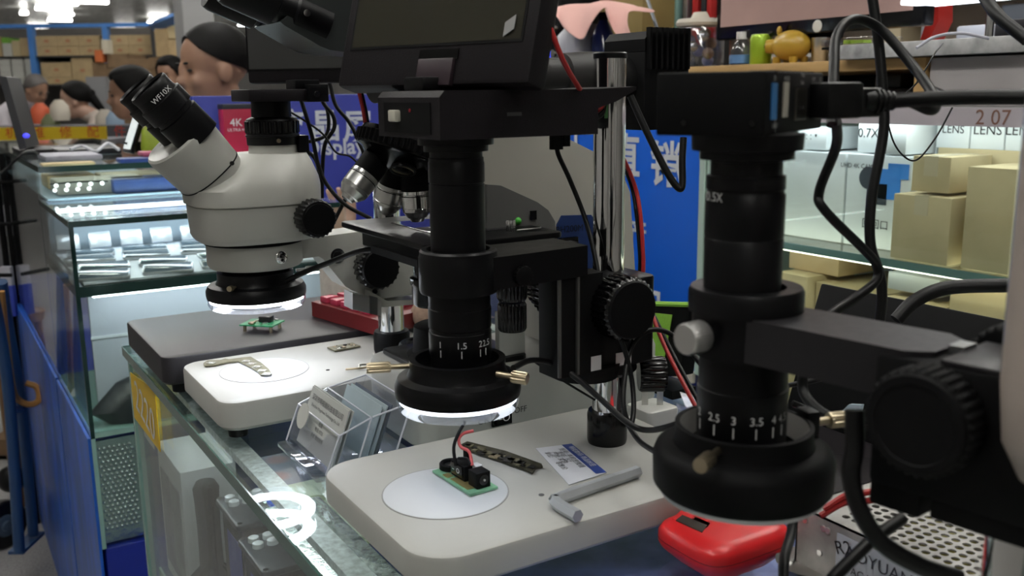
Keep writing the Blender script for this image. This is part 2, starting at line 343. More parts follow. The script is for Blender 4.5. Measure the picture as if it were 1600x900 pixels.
# ================================================================== NEXT COUNTERS ALONG THE AISLE
DARKE = mat('dark_glass_edge', (.008, .03, .026), .12, spec=.7)
t = T('phone_counter', 'glass phone display counter beyond the main counter end', 'counter', (.47, 1.95, -ZC))
x0, x1, y0, y1 = .205, .70, 1.76, 2.125
P('glass_top', G().box(x0, x1, y0, y1+.07, .128, .134), GLS, t)
P('top_edge', G().box(x0, x1, y0-.002, y0, .126, .136).box(x0-.002, x0, y0-.002, y1+.07, .126, .136), DARKE, t, 'dark green glass edge')
P('front_pane', G().box(x0, x1, y0, y0+.005, .022, .127), GLS, t)
P('aisle_pane', G().box(x0, x0+.005, y0+.005, y1+.07, .022, .127), GLS, t)
P('corner_strip', G().box(x0-.001, x0+.006, y0-.001, y0+.006, -.25, .127), DARKE, t)
P('deck', G().box(x0, x1, y0, y1+.07, .004, .022), DARKE, t)
P('tray', G().box(x0+.015, x1-.03, y0+.012, y1+.05, .023, .027), mat('white_tray', (.72, .76, .84), .35), t)
P('tray_light', G().box(x0+.02, x1-.05, y1-.03, y1-.01, .115, .122), mat('tray_led', (1, 1, 1), .5, emit=22, ecol=(.85, .93, 1)), t, 'glowing strip light over the phones')
P('back_panel', G().box(x0+.01, x1, y1+.062, y1+.07, .022, .127), mat('tray_back', (.30, .36, .42), .4), t)
P('lower_pane', G().box(x0, x1, y0, y0+.005, -.24, .004), GLS, t)
P('lower_aisle_pane', G().box(x0, x0+.005, y0+.005, y1+.07, -.24, .004), GLS, t)
P('lower_back', G().box(x0+.03, x1, y0+.10, y0+.11, -.24, .004), mat('pale_panel', (.55, .58, .64), .45), t)
P('lower_ledge', G().box(x0+.028, x1, y0+.098, y0+.1, -.095, -.09), WCARD, t)
P('lower_glow', G().box(x0+.03, x1-.05, y0+.03, y0+.045, -.004, .002), mat('tray_led', (0, 0, 0)), t)  # glow added to brighten the lower compartment, no lamp known there
P('lower_floor', G().box(x0, x1, y0, y1+.07, -.25, -.24), GEDGEL, t)
P('embossed_panel', (lambda g: [g.ell((x0+.012+.0085*(i+.5*(j % 2)), y0+.012, -.275-.0085*j), (.0034, .003, .0034), 8, 6) for i in range(7) for j in range(19)] and g.box(x0+.006, x0+.08, y0+.012, y0+.016, -.455, -.26))(G()), mat('embossed_silver', (.62, .63, .66), .15, 1, bump=.6, scale=60), t, 'embossed silver metal panel')
P('embossed_pane', G().box(x0, x1, y0, y0+.005, -.46, -.252), GLS, t)
P('side_post', G().box(x0-.001, x0+.006, y0-.001, y0+.006, -.46, -.25), GEDGEL, t)
P('plinth', G().box(x0+.004, x1, y0+.002, y1+.07, -ZC, -.462, .004), mat('deep_blue_board', (.006, .02, .26), .35), t)
P('aisle_skirt', G().box(x0-.006, x0-.001, y0+.004, y1+.07, -ZC, -.25), mat('blue_film', (.02, .13, .62), .3, var=.5, scale=5, stretch=(1, 3, 1)), t, 'bright blue film on the aisle side')
pn = 0
for j, (yy, sx) in enumerate(((1.80, .042), (1.89, .036), (1.99, .033), (2.07, .03))):
    for i in range(4):
        x = x0+.055+i*.105+random.uniform(-.008, .008)+(.02 if j % 2 else 0)
        if j == 2 and i == 3: continue
        a = random.uniform(-.25, .1); M = Matrix.Translation((x, yy, .030)) @ Matrix.Rotation(a, 4, 'Z') @ Matrix.Rotation(.12, 4, 'X')
        t2 = T('phone', 'used phone in the %s row of the bright tray, %s from the aisle side' % (('front', 'second', 'third', 'rear')[j], ('first', 'second', 'third', 'fourth')[i]), 'phone', (x, yy, .027), 'phones in the bright glass tray'); pn += 1
        P('case', G().slab(-.044, .044, -sx*.62, sx*.62, 0, .006, .006, .001, 3).xf(M), mat('phone_silver', (.5, .52, .55), .25, .6), t2)
        P('screen', G().slab(-.041, .041, -sx*.57, sx*.57, .006, .0066, .004, .0002, 3).xf(M), mat('phone_screen', (.05, .075, .10), .12), t2)
for k in range(7):
    x = x0+.04+.062*k
    S('clear_packet', G().obox((x, y1+.03, .048), (1, .2*math.sin(k*2.1), 0), (0, .5, 1), (0, 1, -.5), (.022, .017, .004), .002), mat('packet_silver', (.62, .66, .72), .18, .4, bump=.8, scale=90), 'silvery packet standing behind the phones, %s from the aisle side' % ('first', 'second', 'third', 'fourth', 'fifth', 'sixth', 'seventh')[k], 'packet', 'packets behind the phones')
S('black_bag', G().sup([(-.239, .36, 1.80, .12, .03), (-.215, .36, 1.80, .15, .032), (-.17, .38, 1.81, .12, .028), (-.14, .40, 1.81, .05, .02)], 30, 2.2), mat('bag_black', (.015, .016, .02), .35, bump=.8, scale=60), 'crumpled black bag behind the lower glass of the phone counter', 'bag')
S('clear_hose', G().tube([(.285, 1.79, -.20), (.30, 1.79, -.15), (.34, 1.79, -.12), (.40, 1.79, -.12)], .004, 8), mat('milky_tube', (.6, .62, .68), .3), 'thin milky hose looped over the black bag', 'hose')

t = T('tall_counter', 'taller cluttered glass counter beyond the phone counter', 'counter', (.47, 3.0, -ZC))
x0, x1, y0, y1 = .205, .525, 2.135, 3.6
P('glass_top', G().box(x0, x1, y0, y1, .196, .204), GLS, t)
P('top_edge', G().box(x0, x1, y0-.002, y0, .194, .206).box(x0-.002, x0, y0, y1, .194, .206), DARKE, t, 'dark green glass edge')
P('front_pane', G().box(x0, x1, y0, y0+.005, .136, .195), GLS, t)
P('aisle_pane', G().box(x0, x0+.005, y0+.075, y1, -.25, .195), GLS, t)
P('shelf', G().box(x0+.01, x1, y0+.01, y1, .136, .140), mat('pale_blue_shelf', (.40, .52, .66), .3), t)
P('plinth', G().box(x0+.004, x1, y0+.075, y1, -ZC, -.25), BLUEP, t)
P('skirt', G().box(x0-.006, x0-.001, y0+.075, y1, -ZC, -.25), mat('blue_film', (0, 0, 0)), t)
for i, (x, y, sx, sy, z, c, lab) in enumerate(((.33, 2.25, .09, .06, .141, (.60, .58, .52), 'pale card tray inside the tall counter top'), (.43, 2.2, .085, .04, .141, (.05, .09, .30), 'navy tray inside the tall counter top'), (.43, 2.36, .085, .05, .141, (.62, .55, .40), 'cream packet inside the tall counter top'), (.29, 2.42, .05, .06, .141, (.55, .42, .24), 'tan packet inside the tall counter top'))):
    S('tray', G().box(x-sx, x+sx, y-sy, y+sy, z, z+.03, .004), mat('tray_%d' % i, c, .45, var=.2, scale=20), lab, 'tray')
# lit bulbs of a small light string in the tall counter
t = T('light_string', 'row of small lit white bulbs inside the glass counter', 'lights', (.24, 2.15, .141))
for i in range(9):
    P('bulb', G().ell((.235+.022*(i % 5), 2.16+.03*(i//5), .165-.012*(i//5)), (.0042, .0042, .0042), 10, 8), mat('bulb_glow', (1, 1, 1), .5, emit=3, ecol=(.95, .97, 1)), t)
P('wire', G().tube([(.225, 2.165, .168), (.28, 2.165, .17), (.335, 2.165, .168)], .0015), BLKM, t)

# ================================================================== BLUE BOOTH PANELS WITH LETTERING
VIO = mat('violet_blue_panel', (.028, .040, .30), .45, var=.08, scale=2)
SKY = mat('bright_blue_panel', (.004, .11, .62), .4, var=.05, scale=2)
WTX = mat('white_lettering', (.66, .68, .72), .5)
t = T('blue_partition', 'violet blue partition with white screen lettering behind microscopes', 'sign', (.9, 2.2, -ZC))
P('board', G().box(.53, 1.30, 2.2, 2.23, -ZC, .341, .003), VIO, t)
for s, px, sz in (('液', 451, .078), ('晶', 508, .078), ('屏', 560, .078)):
    q = PY(px, 200, 2.199); P('letter', text_g(s, sz, q, (1, 0, 0), (0, 0, 1), bold=.022), WTX, t, smooth=0)
q = PY(515, 231, 2.199); P('letter', text_g('LCD Display', .052, (q.x-.045, q.y, q.z), (1, 0, 0), (0, 0, 1), bold=.022), WTX, t, smooth=0)
t = T('blue_signboard', 'bright blue signboard with large white lettering behind the pole', 'sign', (1.3, 1.8, -ZC))
P('board', G().box(1.3, 1.34, 1.41, 2.2, -.225, .36, .002), SKY, t)
P('trim_strip', G().box(1.29, 1.3, 1.41, 2.2, -.245, -.222), mat('cream_trim', (.55, .52, .46), .5), t)
P('lower_board', G().box(1.3, 1.34, 1.41, 2.2, -ZC, -.245), mat('lower_blue', (.006, .018, .20), .45), t)
P('end_strip', G().box(1.296, 1.34, 1.395, 1.41, -.225, .36), mat('pale_green_frame', (.42, .55, .48), .3), t)
for s, px, py in (('工', 858, 238), ('厂', 912, 234), ('直', 978, 248), ('销', 1040, 262)):
    q = PX(px, py, 1.2985); P('letter', text_g(s, .098, q, (0, -1, 0), (0, 0, 1), bold=.022), WTX, t, smooth=0)
for s, px, py in (('生', 955, 355), ('产', 997, 366)):
    q = PX(px, py, 1.2985); P('letter', text_g(s, .060, q, (0, -1, 0), (0, 0, 1), bold=.022), WTX, t, smooth=0)
q = PX(1015, 480, 1.2985); P('letter', text_g('口', .085, q, (0, -1, 0), (0, 0, 1), bold=.022), WTX, t, smooth=0)

# ================================================================== GLASS CABINET WITH BOXES
CF, CB = 1.30, 1.75
t = T('glass_cabinet', 'glass fronted wall cabinet stacked with boxes', 'cabinet', (1.5, .9, -ZC))
cy0, cy1 = .25, 1.392
FRM = mat('pale_green_frame', (0, 0, 0))
P('back_panel', G().box(CB, CB+.02, cy0, cy1, -.26, .30), mat('cabinet_white', (.74, .80, .78), .5), t)
P('end_panel', G().box(CF, CB, cy1-.008, cy1, -.26, .30), FRM, t)
P('glass_shelf', G().box(CF+.004, CB, cy0, cy1-.01, .062, .072), GLSC, t)
P('shelf_edge', G().box(CF, CF+.004, cy0, cy1-.01, .060, .073), mat('shelf_edge', (.10, .20, .18), .15, spec=.8), t)
P('floor_board', G().box(CF, CB, cy0, cy1, -.28, -.26), mat('pale_yellow_board', (.55, .55, .40), .5), t)
P('top_board', G().box(CF, CB, cy0, cy1, .30, .312), mat('top_board', (.62, .62, .62), .5), t)
P('front_pane', G().box(CF-.006, CF-.002, cy0, cy1-.02, -.255, .298), GLSC, t)
P('track', G().box(CF-.012, CF, cy0, cy1, -.30, -.262), mat('grey_track', (.10, .10, .10), .5), t)
P('base', G().box(CF+.02, CB, cy0, cy1, -ZC, -.30), mat('cabinet_base_dark', (.012, .013, .016), .5), t)
P('base_strip', G().box(CF-.005, CF+.02, cy0, cy1, -.42, -.385), mat('cream_trim', (0, 0, 0)), t)
P('base_blue', G().box(CF+.012, CF+.02, cy0, cy1, -.60, -.42), mat('skirt_blue', (.006, .03, .40), .45), t)
hdr = P('header', G().box(CF-.013, CF-.008, cy0, cy1, .285, .3115), mat('pale_lilac_header', (.46, .42, .45), .5), t)
q = PX(1552, 176, CF-.0135); P('print', text_g('2 07', .030, (q.x, q.y, .297), (0, -1, 0), (0, 0, 1)), mat('brown_print', (.20, .10, .07), .6), hdr, smooth=0)
P('cabinet_lamp', G().box(CF+.05, CF+.075, cy0+.05, cy1-.05, .288, .299), mat('cabinet_tube', (1, 1, 1), .5, emit=11, ecol=(.90, .98, 1)), t, 'glowing tube under the cabinet top')
P('lower_glow', G().box(CF+.03, CF+.04, cy0+.05, cy1-.05, .052, .060), mat('cabinet_tube_warm', (1, 1, 1), .5, emit=7, ecol=(1, .98, .78)), t, 'glowing tube under the glass shelf')
nb = [0]
def cbox(px0, px1, pt, pb, xf, depth, m, label, txt=None, tsize=.02, tape=False, z0=None, group='boxes in the glass cabinet'):
    a = PX(px0, pt, xf); b = PX(px1, pt, xf); lo = PX((px0+px1)/2, pb, xf)
    zt = a.z; zb = lo.z if z0 is None else z0
    y0_, y1_ = b.y, a.y
    t2 = T('storage_box', label, 'box', (xf+depth/2, (y0_+y1_)/2, zb), group)
    P('carton', G().box(xf, xf+depth, y0_, y1_, zb, zt, .0015), m, t2)
    if tape: P('tape', G().box(xf-.0006, xf+depth, (y0_+y1_)/2-.012, (y0_+y1_)/2+.012, zt, zt+.0006).box(xf-.0008, xf-.0002, (y0_+y1_)/2-.012, (y0_+y1_)/2+.012, zt-.03, zt), mat('packing_tape', (.58, .50, .34), .25), t2)
    if txt: P('print', text_g(txt, tsize, (xf-.0005, (y0_+y1_)/2, (zt*.6+zb*.4)), (0, -1, 0), (0, 0, 1)), mat('box_print', (.10, .12, .16), .5), t2, smooth=0)
    return t2, (y0_+y1_)/2, zb, zt
cbox(1212, 1322, 234, 366, 1.37, .22, WCARD, 'plain large white box on the upper glass shelf', z0=.073)
tb, yc, zb, zt = cbox(1325, 1427, 240, 372, 1.37, .22, WCARD, 'large white box printed with blue camera picture', z0=.073)
P('print', text_g('UHD 4K CAMERA', .011, (1.3695, yc+.035, zt-.02), (0, -1, 0), (0, 0, 1)), mat('box_print', (0, 0, 0)), tb, smooth=0)
P('picture', G().box(1.3688, 1.3695, yc-.045, yc+.005, zb+.085, zb+.135, 0).box(1.3682, 1.3688, yc-.06, yc-.02, zb+.12, zb+.145), mat('picture_blue', (.05, .25, .75), .4), tb, 'printed blue camera')
P('picture_lens', G().cyl((1.3694, yc+.018, zb+.118), (1.3684, yc+.018, zb+.118), .019).box(1.3688, 1.3694, yc-.02, yc+.02, zb+.075, zb+.11), mat('picture_dark', (.05, .06, .08), .4), tb)
P('print', text_g('回回口', .018, (1.3695, yc+.0, zb+.04), (0, -1, 0), (0, 0, 1)), mat('box_print', (0, 0, 0)), tb, smooth=0)
topw = PX(1300, 236, 1.37).z
cbox(1247, 1292, 198, 0, 1.38, .1, WCARD, 'small white box on top of the plain large white box', ': : ▾', .02, z0=topw)
cbox(1342, 1375, 188, 0, 1.385, .1, WCARD, 'small white box marked 0.7X on top', '0.7X', .022, z0=topw)
cbox(1377, 1418, 192, 0, 1.372, .08, WCARD, 'blank small white box next to the 0.7X box', z0=topw)
cbox(1432, 1466, 190, 262, 1.45, .1, WCARD, 'white box half hidden beside the lens boxes')
tl = PX(1500, 232, 1.44).z
cbox(1466, 1517, 183, 0, 1.44, .1, WCARD, 'first white lens box on the brown carton', 'LENS', .018, z0=tl)
cbox(1519, 1572, 183, 0, 1.44, .1, WCARD, 'second white lens box on the brown carton', 'LENS', .022, z0=tl)
cbox(1574, 1620, 183, 0, 1.44, .1, WCARD, 'white lens box at the picture edge', 'LENS', .022, z0=tl)
cbox(1466, 1625, 230, 300, 1.44, .15, KRAFT2, 'wide brown carton carrying the white lens boxes', z0=.073)
zd = PX(1440, 302, 1.315).z
cbox(1397, 1488, 302, 0, 1.315, .12, KRAFT2, 'brown carton at the shelf front under a smaller one', tape=True, z0=.073)
cbox(1427, 1487, 243, 0, 1.33, .105, KRAFT2, 'smaller brown carton resting on the front carton', tape=True, z0=zd+.001)
cbox(1513, 1590, 260, 0, 1.32, .115, KRAFT2, 'tall brown carton at the right of the glass shelf', z0=.073)
# lower level
lb = -.26
z1_ = PX(1320, 520, 1.36).z
cbox(1215, 1262, 424, 0, 1.36, .13, KRAFT2, 'cream carton on the lower shelf beside the lens tube', z0=lb)
cbox(1275, 1382, 440, 0, 1.38, .2, KRAFT2, 'long brown carton on the lower shelf under a tilted one', z0=lb)
cbox(1384, 1480, 462, 0, 1.36, .2, KRAFT2, 'brown carton on the lower shelf under the pale box', z0=lb)
cbox(1486, 1590, 440, 0, 1.36, .2, KRAFT2, 'brown carton on the lower shelf beside the dark pole', z0=lb)
zz = PX(1320, 440, 1.38).z
cbox(1234, 1312, 384, 0, 1.40, .16, KRAFT, 'darker brown carton just under the glass shelf', z0=zz+.001)
zz = PX(1430, 462, 1.36).z
cbox(1388, 1470, 424, 0, 1.37, .16, mat('grey_card', (.50, .55, .56), .5), 'pale grey box on the lower brown carton', z0=zz+.001)
cbox(1395, 1500, 398, 0, 1.57, .16, KRAFT, 'brown carton at the back of the lower shelf', z0=lb)
cbox(1110, 1205, 300, 0, 1.40, .2, WCARD, 'white box partly hidden behind the right lens tube', z0=.073)
cbox(1110, 1205, 430, 0, 1.40, .2, KRAFT2, 'brown carton hidden behind the right lens tube', z0=lb)

# ledge above the cabinet
OAK = mat('oak_edge', (.50, .31, .12), .5, var=.15, scale=10, stretch=(8, 1, 8))
t = T('wooden_shelf', 'wood edged shelf board above the glass cabinet', 'shelf', (1.5, 1.2, .30))
sy0 = PX(1447, 92, 1.3).y; sy1 = PX(1030, 107, 1.3).y
P('board', G().box(1.3, 1.75, sy0, sy1, .368, .385, .001), OAK, t)
P('upright', G().box(1.3, 1.75, sy0, sy0+.018, .312, .368), OAK, t)
P('rear_panel', G().box(1.70, 1.75, sy0, sy1, .312, .368), BLKM, t)
my0 = PX(1582, 64, 1.28).y; my1 = PX(1308, 81, 1.28).y
S('stone_slab', G().box(1.28, 1.75, my0-.02, my1, .386, .408, .001), mat('marble_grey', (.50, .50, .50), .4, var=.5, scale=30), 'chipped grey stone slab on the shelf edge', 'slab')
S('drawer_front', G().box(1.305, 1.74, my0-.03, sy0-.004, .3125, .383, .002), mat('pale_lilac_board', (.46, .43, .43), .6, var=.06, scale=8), 'pale blank drawer unit under the stone slab', 'drawer')
sk = T('power_strip', 'black power strip and plug under the wooden shelf', 'power strip', (1.4, 1.0, .3125))
q = PX(1390, 145, 1.36)
P('body', G().box(1.34, 1.39, q.y-.06, q.y+.08, .3125, .34, .004), BLKP, sk)
P('plug', G().box(1.345, 1.385, q.y-.03, q.y+.01, .34, .362, .004), RUB, sk)
P('socket_face', G().box(1.50, 1.52, q.y-.02, q.y+.14, .3125, .362, .003), mat('grey_socket', (.28, .26, .25), .5), sk)

# ================================================================== helpers for microscopes
def sidepoly(pts, y0, y1):                     # photo outline met with plane y0, given real thickness to y1
    L = [PY(px, py, y0) for px, py in pts]; return G().prism(L, (0, y1-y0, 0))
def poly_xz(pts, y0, y1): return G().prism([(x, y0, z) for x, z in pts], (0, y1-y0, 0))
def screw(name, p, d, parent, L=.022, r=.0042, m=BRS):
    p = V(p); d = V(d).normalized()
    s = P(name, G().cyl(p, p+d*L*.55, r*.5, n=10), m, parent)
    P('screw_head', G().knurl(p+d*L*.5, p+d*L, r, 14, .12), m, s)
def ring_light(parent, x, y, zb, R, led, h=.034, ztop=None, tilt=None):
    """black ring lamp with a clear glowing lower rim around a lens"""
    rl = P('ring_light', G().ring((x, y, zb), (0, 0, 1), [(.010, R*.62), (.010, R*.985), (.014, R), (h*.62, R), (h*.8, R*.95), (h*.86, R*.80), (h, R*.76), (h*1.28, R*.76), (h*1.28, R*.66), (h*.9, R*.64)], 64), BLK, parent)
    P('diffuser', G().ring((x, y, zb), (0, 0, 1), [(.011, R*.6), (.011, R*.985), (.004, R*.975), (0, R*.93), (0, R*.62)], 64), glass('lamp_cover', (.9, .93, 1), base=.10), rl, 'clear glowing rim of the ring light')
    P('led_ring', G().ring((x, y, zb), (0, 0, 1), [(.0095, R*.66), (.0095, R*.94), (.0065, R*.94), (.0065, R*.66)], 48), led, rl)
    return rl
def lcd(parent, c, right, up, w, h, th, bez, scr, name='monitor', low=.0):
    """flat screen: c centre of the lower edge, right/up its own axes, facing right x up"""
    right = V(right).normalized(); up = V(up); up = (up-right*up.dot(right)).normalized(); n = right.cross(up)
    c = V(c)
    m = P(name, G().obox(c+up*h/2-n*th/2, right, up, n, (w/2, h/2, th/2), .004), BLKP, parent)
    low = low or bez
    P('screen', G().obox(c+up*(low+(h-low-bez)/2)+n*.0003, right, up, n, (w/2-bez, (h-low-bez)/2, .0004)), scr, m, 'dark glossy screen')
    P('bezel_lip', G().obox(c+up*(low+(h-low-bez)/2)+n*.0001, right, up, n, (w/2-bez+.002, (h-low-bez)/2+.002, .0004)), BLKM, m)
    return m, right, up, n

SCRN = mat('dark_screen', (.030, .028, .020), .10, spec=.6)
SCRN2 = mat('grey_screen', (.035, .035, .035), .12, spec=.6)
# ================================================================== STEREO MICROSCOPE (white head, far white base)
sx, sy = .300, 1.022
t = T('stereo_microscope', 'white stereo microscope with black eyepieces on far white base', 'microscope', (.36, 1.015, 0))
P('base', G().slab(.229, .52, .926, 1.108, .009, .040, .022, .004), BASEW, t)
P('stage_disc', G().vl(sx+.003, 1.025, [(.0395, .0478), (.0405, .0478), (.0408, .047)], 48), DISC, t)
P('disc_groove', G().ring((sx+.003, 1.025, .0401), (0, 0, 1), [(0, .0478), (.0004, .0478), (.0004, .0487), (0, .0487)], 48), mat('groove_grey', (.30, .30, .29), .6), t)
for x, y in ((.248, .945), (.248, 1.09), (.50, .945), (.50, 1.09)): P('foot', G().vl(x, y, [(0, .0095), (.009, .0105)], 18), RUB, t)
P('screw_hole', G().vl(.362, .985, [(.0400, .0022), (.0404, .0022)], 10), BLKM, t)
px_, py_ = .455, 1.017
P('pole_collar', G().vl(px_, py_, [(.040, .0205), (.044, .0215), (.062, .0215), (.066, .020)], 36), BLKM, t)
P('pole', G().vl(px_, py_, [(.060, .0152), (.262, .0152)], 40), CHR, t)
# focus carriage
fc = P('focus_housing', G().slab(.425, .487, .985, 1.052, .112, .196, .010, .003), WHT, t)
P('focus_lug', sidepoly([(578, 455), (605, 470), (662, 468), (645, 476), (602, 480), (577, 478)], .986, 1.045), WHT, fc)
P('rack_rail', sidepoly([(551, 458), (596, 470), (596, 494), (551, 484)], .975, 1.0), ALU, fc)
P('rack_teeth', sidepoly([(578, 462), (590, 465), (590, 493), (578, 490)], .973, .976), mat('steel_dark', (.2, .2, .2), .4, 1), fc)
P('lock_screw', G().cyl(PY(587, 456, .984), PY(587, 456, .984)+V((0, .004, 0)), .0025, n=12), BLKM, fc)
kn = PY(600, 418, .975)
fk = P('focus_knob', G().knurl(kn+V((-.006, -.004, 0)), kn+V((-.006, .018, 0)), .0245, 22, .08), BLKG, t)
P('knob_cap', G().lathe(kn+V((-.006, -.004, 0)), (0, -1, 0), [(0, .022), (.003, .021), (.004, .017)]), BLKM, fk)
# arm
arm = P('arm', sidepoly([(440, 378), (560, 362), (600, 360), (600, 470), (594, 476), (578, 466), (553, 455), (540, 448), (505, 405), (498, 401), (440, 408)], 1.0, 1.042), WHT, t)
P('arm_ring', G().ring((sx, sy, 0), (0, 0, 1), [(.160, .040), (.160, .0475), (.164, .0505), (.186, .0505), (.190, .048), (.190, .040)], 56), WHT, arm)
P('arm_bolt', G().cyl(PY(528, 400, .9985), PY(528, 400, .9985)+V((0, .004, 0)), .0085, n=24), CHR, arm)
P('arm_bolt_core', G().cyl(PY(528, 400, .9975), PY(528, 400, .9975)+V((0, .004, 0)), .0055, n=6), BLKM, arm)
bp = V((sx+.012, sy-.0505, .174)); P('ring_bolt', G().lathe(bp+V((0, .003, 0)), (.18, -1, 0), [(0, .0068), (.004, .0068), (.005, .0055)], 24), CHR, arm)
# head
P('zoom_body', G().sup([(.190, sx, sy, .058, .056), (.193, sx, sy, .0605, .059), (.197, sx, sy, .0625, .061), (.228, sx+.001, sy, .0655, .062), (.2285, sx+.001, sy, .0645, .061), (.2295, sx+.001, sy, .0645, .061), (.230, sx+.001, sy, .068, .064), (.246, sx+.001, sy, .0685, .064), (.256, sx+.008, sy, .060, .060), (.272, sx+.018, sy, .044, .050), (.280, sx+.022, sy, .036, .042)], 48, 3.0), WHT, t)
P('body_gap', G().vl(sx, sy, [(.186, .052), (.192, .052)]), BLKM, t)
zk = P('zoom_knob', G().knurl((sx+.044, sy-.083, .215), (sx+.044, sy-.060, .215), .0200, 24, .07), RUB, t)
P('knob_cap', G().lathe((sx+.044, sy-.083, .215), (0, -1, 0), [(0, .0165), (.002, .016)], 24), BLKM, zk)
# binocular housing
h0, h1 = PY(338, 272, sy-.03), PY(286, 218, sy-.03); h0.y = h1.y = sy
ax = (h1-h0).normalized(); side = V((0, 1, 0)); upv = side.cross(ax)
def oval(c, a, b, n=44, e=2.4):
    L = []
    for k in range(n):
        q = 2*math.pi*k/n; cc, ss = math.cos(q), math.sin(q)
        L.append(c+upv*a*math.copysign(abs(cc)**(2/e), cc)+side*b*math.copysign(abs(ss)**(2/e), ss))
    return L
Lh = (h1-h0).length
hs = P('binocular_housing', G().loft([oval(h0-ax*.016, .031, .046), oval(h0, .034, .048), oval(h0+ax*Lh*.88, .0365, .054), oval(h0+ax*Lh*.96, .0360, .0535), oval(h1, .0335, .051), oval(h1-ax*.001, .0315, .049), oval(h1-ax*.003, .028, .047)]), WHT, t)
P('housing_seam', G().loft([oval(h0-ax*.0005, .0344, .0485), oval(h0+ax*.0008, .0346, .0486)]), BLKM, hs)
P('set_screw', G().cyl(PY(362, 255, sy-.0485), PY(362, 255, sy-.0485)+V((0, -.002, 0)), .0022, n=12), mat('dark_steel', (.08, .08, .08), .4, 1), hs)
for yy in (sy-.032, sy+.030):
    e0 = PY(297, 202, sy-.03); e1 = PY(234, 140, sy-.03); e0 = V((e0.x, yy, e0.z)); e1 = V((e1.x, yy, e1.z))
    da = (e1-e0).normalized(); L = (e1-e0).length
    ep = P('eyepiece', G().lathe(e0-da*.012, da, [(0, .0225), (.030, .0225), (.031, .0205), (.035, .0205), (.036, .0235), (.052, .0235), (.053, .0212), (L+.004, .0205), (L+.012, .0205), (L+.012, .0165), (L+.009, .0150)], 40), BLK, t)
    P('eye_lens', G().lathe(e0+da*(L-.0035), da, [(0, .015), (.0012, .0145), (.002, .008)], 28), mat('coated_lens', (.06, .05, .08), .05, spec=1), ep)
    P('eye_guard', G().ring(e0+da*(L-.004), da, [(0, .0205), (.006, .0212), (.008, .020), (.006, .0185)], 36), RUB, ep)
    P('print', text_g('WF10X', .0072, e0+da*.045+V((.0, -.0238, .0)), V((da.z, 0, -da.x)), da), INK, ep, smooth=0)
# camera port
cx_ = .3275
P('photo_port', G().vl(cx_, sy, [(.262, .029), (.2855, .0258), (.2885, .0258)], 40), WHT, t)
pa = P('port_adapter', G().vl(cx_, sy, [(.2885, .0272), (.297, .0275), (.2975, .0285), (.299, .0285), (.2995, .0275), (.314, .0275), (.316, .026), (.318, .021), (.334, .0205), (.335, .018)], 40), BLK, t)
P('adapter_grip', G().knurl((cx_, sy, .300), (cx_, sy, .3145), .0287, 30, .05), BLKG, pa)
P('adapter_screw', G().cyl((cx_-.003, sy-.0268, .2935), (cx_-.003, sy-.0295, .2935), .0022, n=12), BRS, pa)
P('camera', G().box(.294, .362, sy-.036, sy+.03, .334, .3465, .0015), BLKP, t)
cb = P('hinge_bracket', G().box(.355, .376, sy-.045, sy-.02, .333, .351, .001), BLK, t)
P('hinge_screw', G().lathe((.363, sy-.0445, .341), (0, -1, 0), [(0, .0035), (.0015, .003)], 16), CHR, cb)
P('cable_clip', G().box(.349, .360, sy-.022, sy+.0, .262, .298, .001), BLK, t)
rl = ring_light(t, sx-.001, sy, .116, .0532, LEDF, .030)
P('lens_cone', G().vl(sx, sy, [(.128, .030), (.150, .0335), (.164, .040)], 40), BLKM, t)
screw('clamp_screw', (sx-.032, sy-.030, .144), (-.55, -.85, .1), t, .020, .003)
screw('clamp_screw', (sx+.043, sy-.004, .150), (1, -.2, .03), t, .022, .0035, STL)
# its monitor
yaw = math.radians(8); rt = R_*math.cos(yaw)-F_*math.sin(yaw)
bl = PD(387, 131, 1.055)
m1, _, _, _ = lcd(t, bl+rt*.10, rt, V((0, 0, 1))+F_*.02, .200, .135, .02, .003, SCRN2, 'monitor', .0155)
P('monitor_hinge', G().box(.345, .372, sy-.03, sy+.0, .3465, .356, .001), BLK, t)
P('port_sticker', G().obox(PD(518, 86, 1.045), rt, (0, 0, 1), F_, (.008, .0075, .0005)), mat('yellow_green_label', (.45, .48, .08), .4), t)

# ================================================================== BLACK STAGE BOARD AND THE THINGS ON THE FAR STAND
t = T('black_stand_base', 'black rectangular stand base behind the far white base', 'base', (.34, 1.22, 0))
P('board', G().slab(.213, .54, 1.116, 1.345, .012, .046, .014, .003), mat('black_board', (.016, .015, .018), .42, var=.1, scale=30, bump=.1, bscale=600), t)
for x, y in ((.235, 1.135), (.235, 1.325), (.52, 1.135), (.52, 1.325)): P('foot', G().vl(x, y, [(0, .010), (.012, .011)], 16), RUB, t)
PCB = mat('green_board', (.03, .30, .13), .35, var=.3, scale=90)
CHIP = mat('chip_black', (.012, .012, .013), .35)
SOL = mat('solder', (.7, .72, .68), .25, .8)
def small_board(name, label, c, e1, L, W, z, m, seed, group=None, parts=14):
    rnd = random.Random(seed); e1 = V(e1).normalized(); e2 = V((-e1.y, e1.x, 0))
    t = T(name, label, 'circuit board', (c[0], c[1], z), group)
    cc = V((c[0], c[1], z))
    P('substrate', G().obox(cc+V((0, 0, .0008)), e1, e2, (0, 0, 1), (L/2, W/2, .0008)), m, t)
    for k in range(parts):
        a, b = rnd.uniform(-.42, .42)*L, rnd.uniform(-.4, .4)*W; s = rnd.uniform(.03, .11)*min(L, W*2)
        P('component', G().obox(cc+e1*a+e2*b+V((0, 0, .0016+s*.22)), e1, e2, (0, 0, 1), (s*.6, s*.45, s*.22)), rnd.choice((CHIP, SOL, SOL, BRS)), t)
    return t, cc, e1, e2
